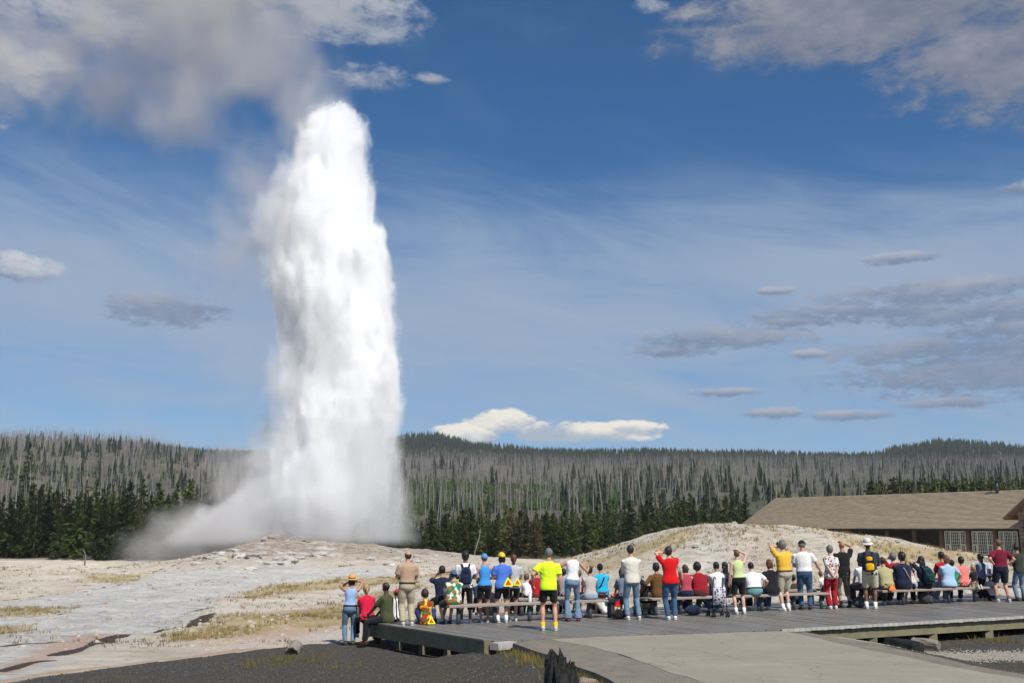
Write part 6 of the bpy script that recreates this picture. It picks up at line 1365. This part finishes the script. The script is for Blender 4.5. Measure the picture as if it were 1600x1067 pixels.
# loose stones, pebbles and dry grass
def scatter_stuff():
    rng = np.random.default_rng(21)
    def tufts(name, x, y, z, h, n, mat, label, spread=.12):
        N = len(x); P = np.repeat(np.stack([x, y, z], -1), n, 0); H = np.repeat(h, n) * rng.uniform(.5, 1.1, N * n); P[:, :2] += rng.normal(size=(N * n, 2)) * spread * np.repeat(h, n)[:, None] * 1.5
        a = rng.random(N * n) * 6.28; w = H * (.06 if spread < .5 else .16); d = np.stack([np.cos(a), np.sin(a), np.zeros(N * n)], -1); ln = rng.normal(size=(N * n, 2)) * .35 * H[:, None]
        tip = P + np.concatenate([ln, H[:, None]], 1); V = np.stack([P - d * w[:, None] - [0, 0, .02], P + d * w[:, None] - [0, 0, .02], tip], 1).reshape(-1, 3)
        tag(link(name, mesh_np(name, V, np.arange(len(V)).reshape(-1, 3)), mat), label, 'grass', kind='stuff')
    N = 110000; t_ = rng.uniform(-.62, .62, N); y = np.exp(rng.uniform(math.log(23), math.log(96), N)); x = t_ * y
    g = field(x + fbm(x, y, 3) * .8, y + fbm(x, y, 4) * 1.2, GRASS, np.clip(y * .02, .25, 2)); hr = np.clip(np.interp(x, RX, RZ - base_z(0, 50.), left=0, right=0), 0, 9) * np.exp(-((y - 50) / 12.) ** 2)
    mnd = np.clip(hr / 2.4, 0, 1) * np.clip(fbm(x / 3.0, y / 3.5, 33) * 5 - .25, 0, 1) * .9
    crest = (np.abs(y - 50) < 3.5) * np.clip(hr, 0, 1) * np.clip(fbm(x / 2, y / 2, 39) * 3 + .1, 0, 1) * .5
    base = (y > 76) * (y < 84) * .1 * (x < -20)
    keep = rng.random(N) < np.clip((g > .45) * .6 * np.clip(fbm(x / 1.6, y / 2.5, 36) * 4 + .4, 0, 1) + mnd + crest + base, 0, .8); keep &= ~((y < 34) & (x > -4.5))
    x, y = x[keep], y[keep]; tufts('dry_grass', x, y, gz(x, y), rng.uniform(.05, .13, len(x)) * (1 + y / 130), 8, foliage('dry_grass_blades', (.24, .17, .055), (.40, .31, .13), .3), 'tan dry grass growing in patches on the pale ground')
    # low brown scrub and dark clumps that speckle the pale ground
    N = 26000; t_ = rng.uniform(-.62, .62, N); y = np.exp(rng.uniform(math.log(24), math.log(92), N)); x = t_ * y
    ch = field(x, y, [CHAN], np.full(N, .8)); dn = np.clip(fbm(x / 2.4, y / 3.2, 63) * 4 + .12, .02, 1) * (1 - .93 * ch)
    k = (rng.random(N) < dn * .5) & ~in_poly(x, y, GRAVEL) & ~((y < 35) & (x > -4.5)); x, y = x[k], y[k]
    tufts('low_scrub', x, y, gz(x, y), rng.uniform(.04, .10, len(x)) * (1 + y / 110), 9, foliage('brown_scrub', (.10, .075, .035), (.27, .20, .10), .1), 'low brown scrub speckling the pale ground', .55)
    # greener tufts along the path edge and stump
    pts = []
    for a, b_, n in ((SL[0], SL[1], 90), (SL[1], SL[2], 90), (SL[2], SL[3], 80)):
        for i in range(n): p = a.lerp(b_, rng.random()) + Vector((-abs(rng.normal()) * .22 - .02, -abs(rng.normal()) * .1, 0)); pts.append((p.x, p.y))
    for px, py, n in ((800, 1010, 40), (850, 1050, 50), (1180 + 270, 998, 25), (1500, 985, 25), (1560, 992, 40), (1390, 990, 14), (460, 1020, 20), (440, 1022, 30), (540, 1030, 12), (400, 1030, 18), (760, 1007, 16)):
        c = at(px, py, -.35)
        for i in range(n): pts.append((c.x + rng.normal() * .35, c.y + rng.normal() * .25))
    pts = np.array(pts); tufts('path_grass', pts[:, 0], pts[:, 1], gz(pts[:, 0], pts[:, 1]), rng.uniform(.05, .16, len(pts)), 10, foliage('mixed_grass_blades', (.10, .11, .03), (.34, .25, .09), .3), 'short green and tan grass along the path edge', .25)
    # pebbles on the dark gravel and white chips on the pale ground
    def chips(name, x, y, z, r, mat, label):
        n = len(x); o = np.array([[1, 0, -.1], [.3, .95, 0], [-.8, .6, -.1], [-.8, -.6, 0], [.3, -.95, -.1], [.35, .2, .5], [-.3, -.1, .58]]); f = np.array([[0, 1, 5], [1, 2, 6], [1, 6, 5], [2, 3, 6], [3, 4, 6], [4, 5, 6], [4, 0, 5]])
        a = rng.random(n) * 6.28; c, s = np.cos(a), np.sin(a); st_ = rng.uniform(.6, 1.4, (n, 3)); L = o[None] * st_[:, None] * r[:, None, None]
        X_ = L[..., 0] * c[:, None] - L[..., 1] * s[:, None]; Y_ = L[..., 0] * s[:, None] + L[..., 1] * c[:, None]
        V = np.stack([X_ + x[:, None], Y_ + y[:, None], L[..., 2] + z[:, None]], -1).reshape(-1, 3); F = (f[None] + (np.arange(n) * 7)[:, None, None]).reshape(-1, 3)
        tag(link(name, mesh_np(name, V, F), mat), label, 'gravel', kind='stuff')
    N = 30000; y = rng.uniform(14, 29, N); x = rng.uniform(-.5, .62, N) * y; k = in_poly(x, y, GRAVEL); x, y = x[k], y[k]
    chips('gravel', x, y, gz(x, y), rng.uniform(.008, .022, len(x)) * (1 + (rng.random(len(x)) < .04) * 1.2), plain('dark_gravel', (.085, .078, .066), .9, .5, 40), 'dark loose gravel on the ground beside the boardwalk')
    c0 = at(1545, 1022, -.45); N = 9000; x = c0.x + rng.normal(size=N) * 2.2; y = c0.y + rng.normal(size=N) * .42 + (x - c0.x) * .1
    chips('pale_gravel', x, y, gz(x, y) + .01, rng.uniform(.012, .03, N), plain('pale_gravel_stone', (.29, .27, .225), .9, .3, 30), 'pale gravel bed below the right boardwalk')
    N = 9000; y = np.exp(rng.uniform(math.log(24), math.log(90), N)); x = rng.uniform(-.6, .55, N) * y; k = ~in_poly(x, y, GRAVEL) & ~((y < 34) & (x > -4.5)); x, y = x[k], y[k]
    chips('sinter_chips', x, y, gz(x, y), (.012 + .09 * rng.random(len(x)) ** 5) * (1 + y / 90), plain('grey_sinter_chip', (.46, .40, .32), .9, .5, 3), 'pale chips of rock scattered on the pale ground')
scatter_stuff()

# ------------------------------------------------------------------ the air over the valley
def haze():
    o = MB().box((-3000, -340, -30), (3000, 2700, 210)).build('haze'); m = bpy.data.materials.new('thin_haze'); m.use_nodes = True; nt = m.node_tree; nt.nodes.clear()
    pv = nt.nodes.new('ShaderNodeVolumePrincipled'); mo = nt.nodes.new('ShaderNodeOutputMaterial'); nt.links.new(pv.outputs[0], mo.inputs['Volume'])
    pv.inputs['Color'].default_value = (.88, .92, 1, 1); pv.inputs['Density'].default_value = .00010; o.data.materials.append(m); tag(o, 'thin pale haze over the whole valley', 'haze', kind='stuff')
haze()
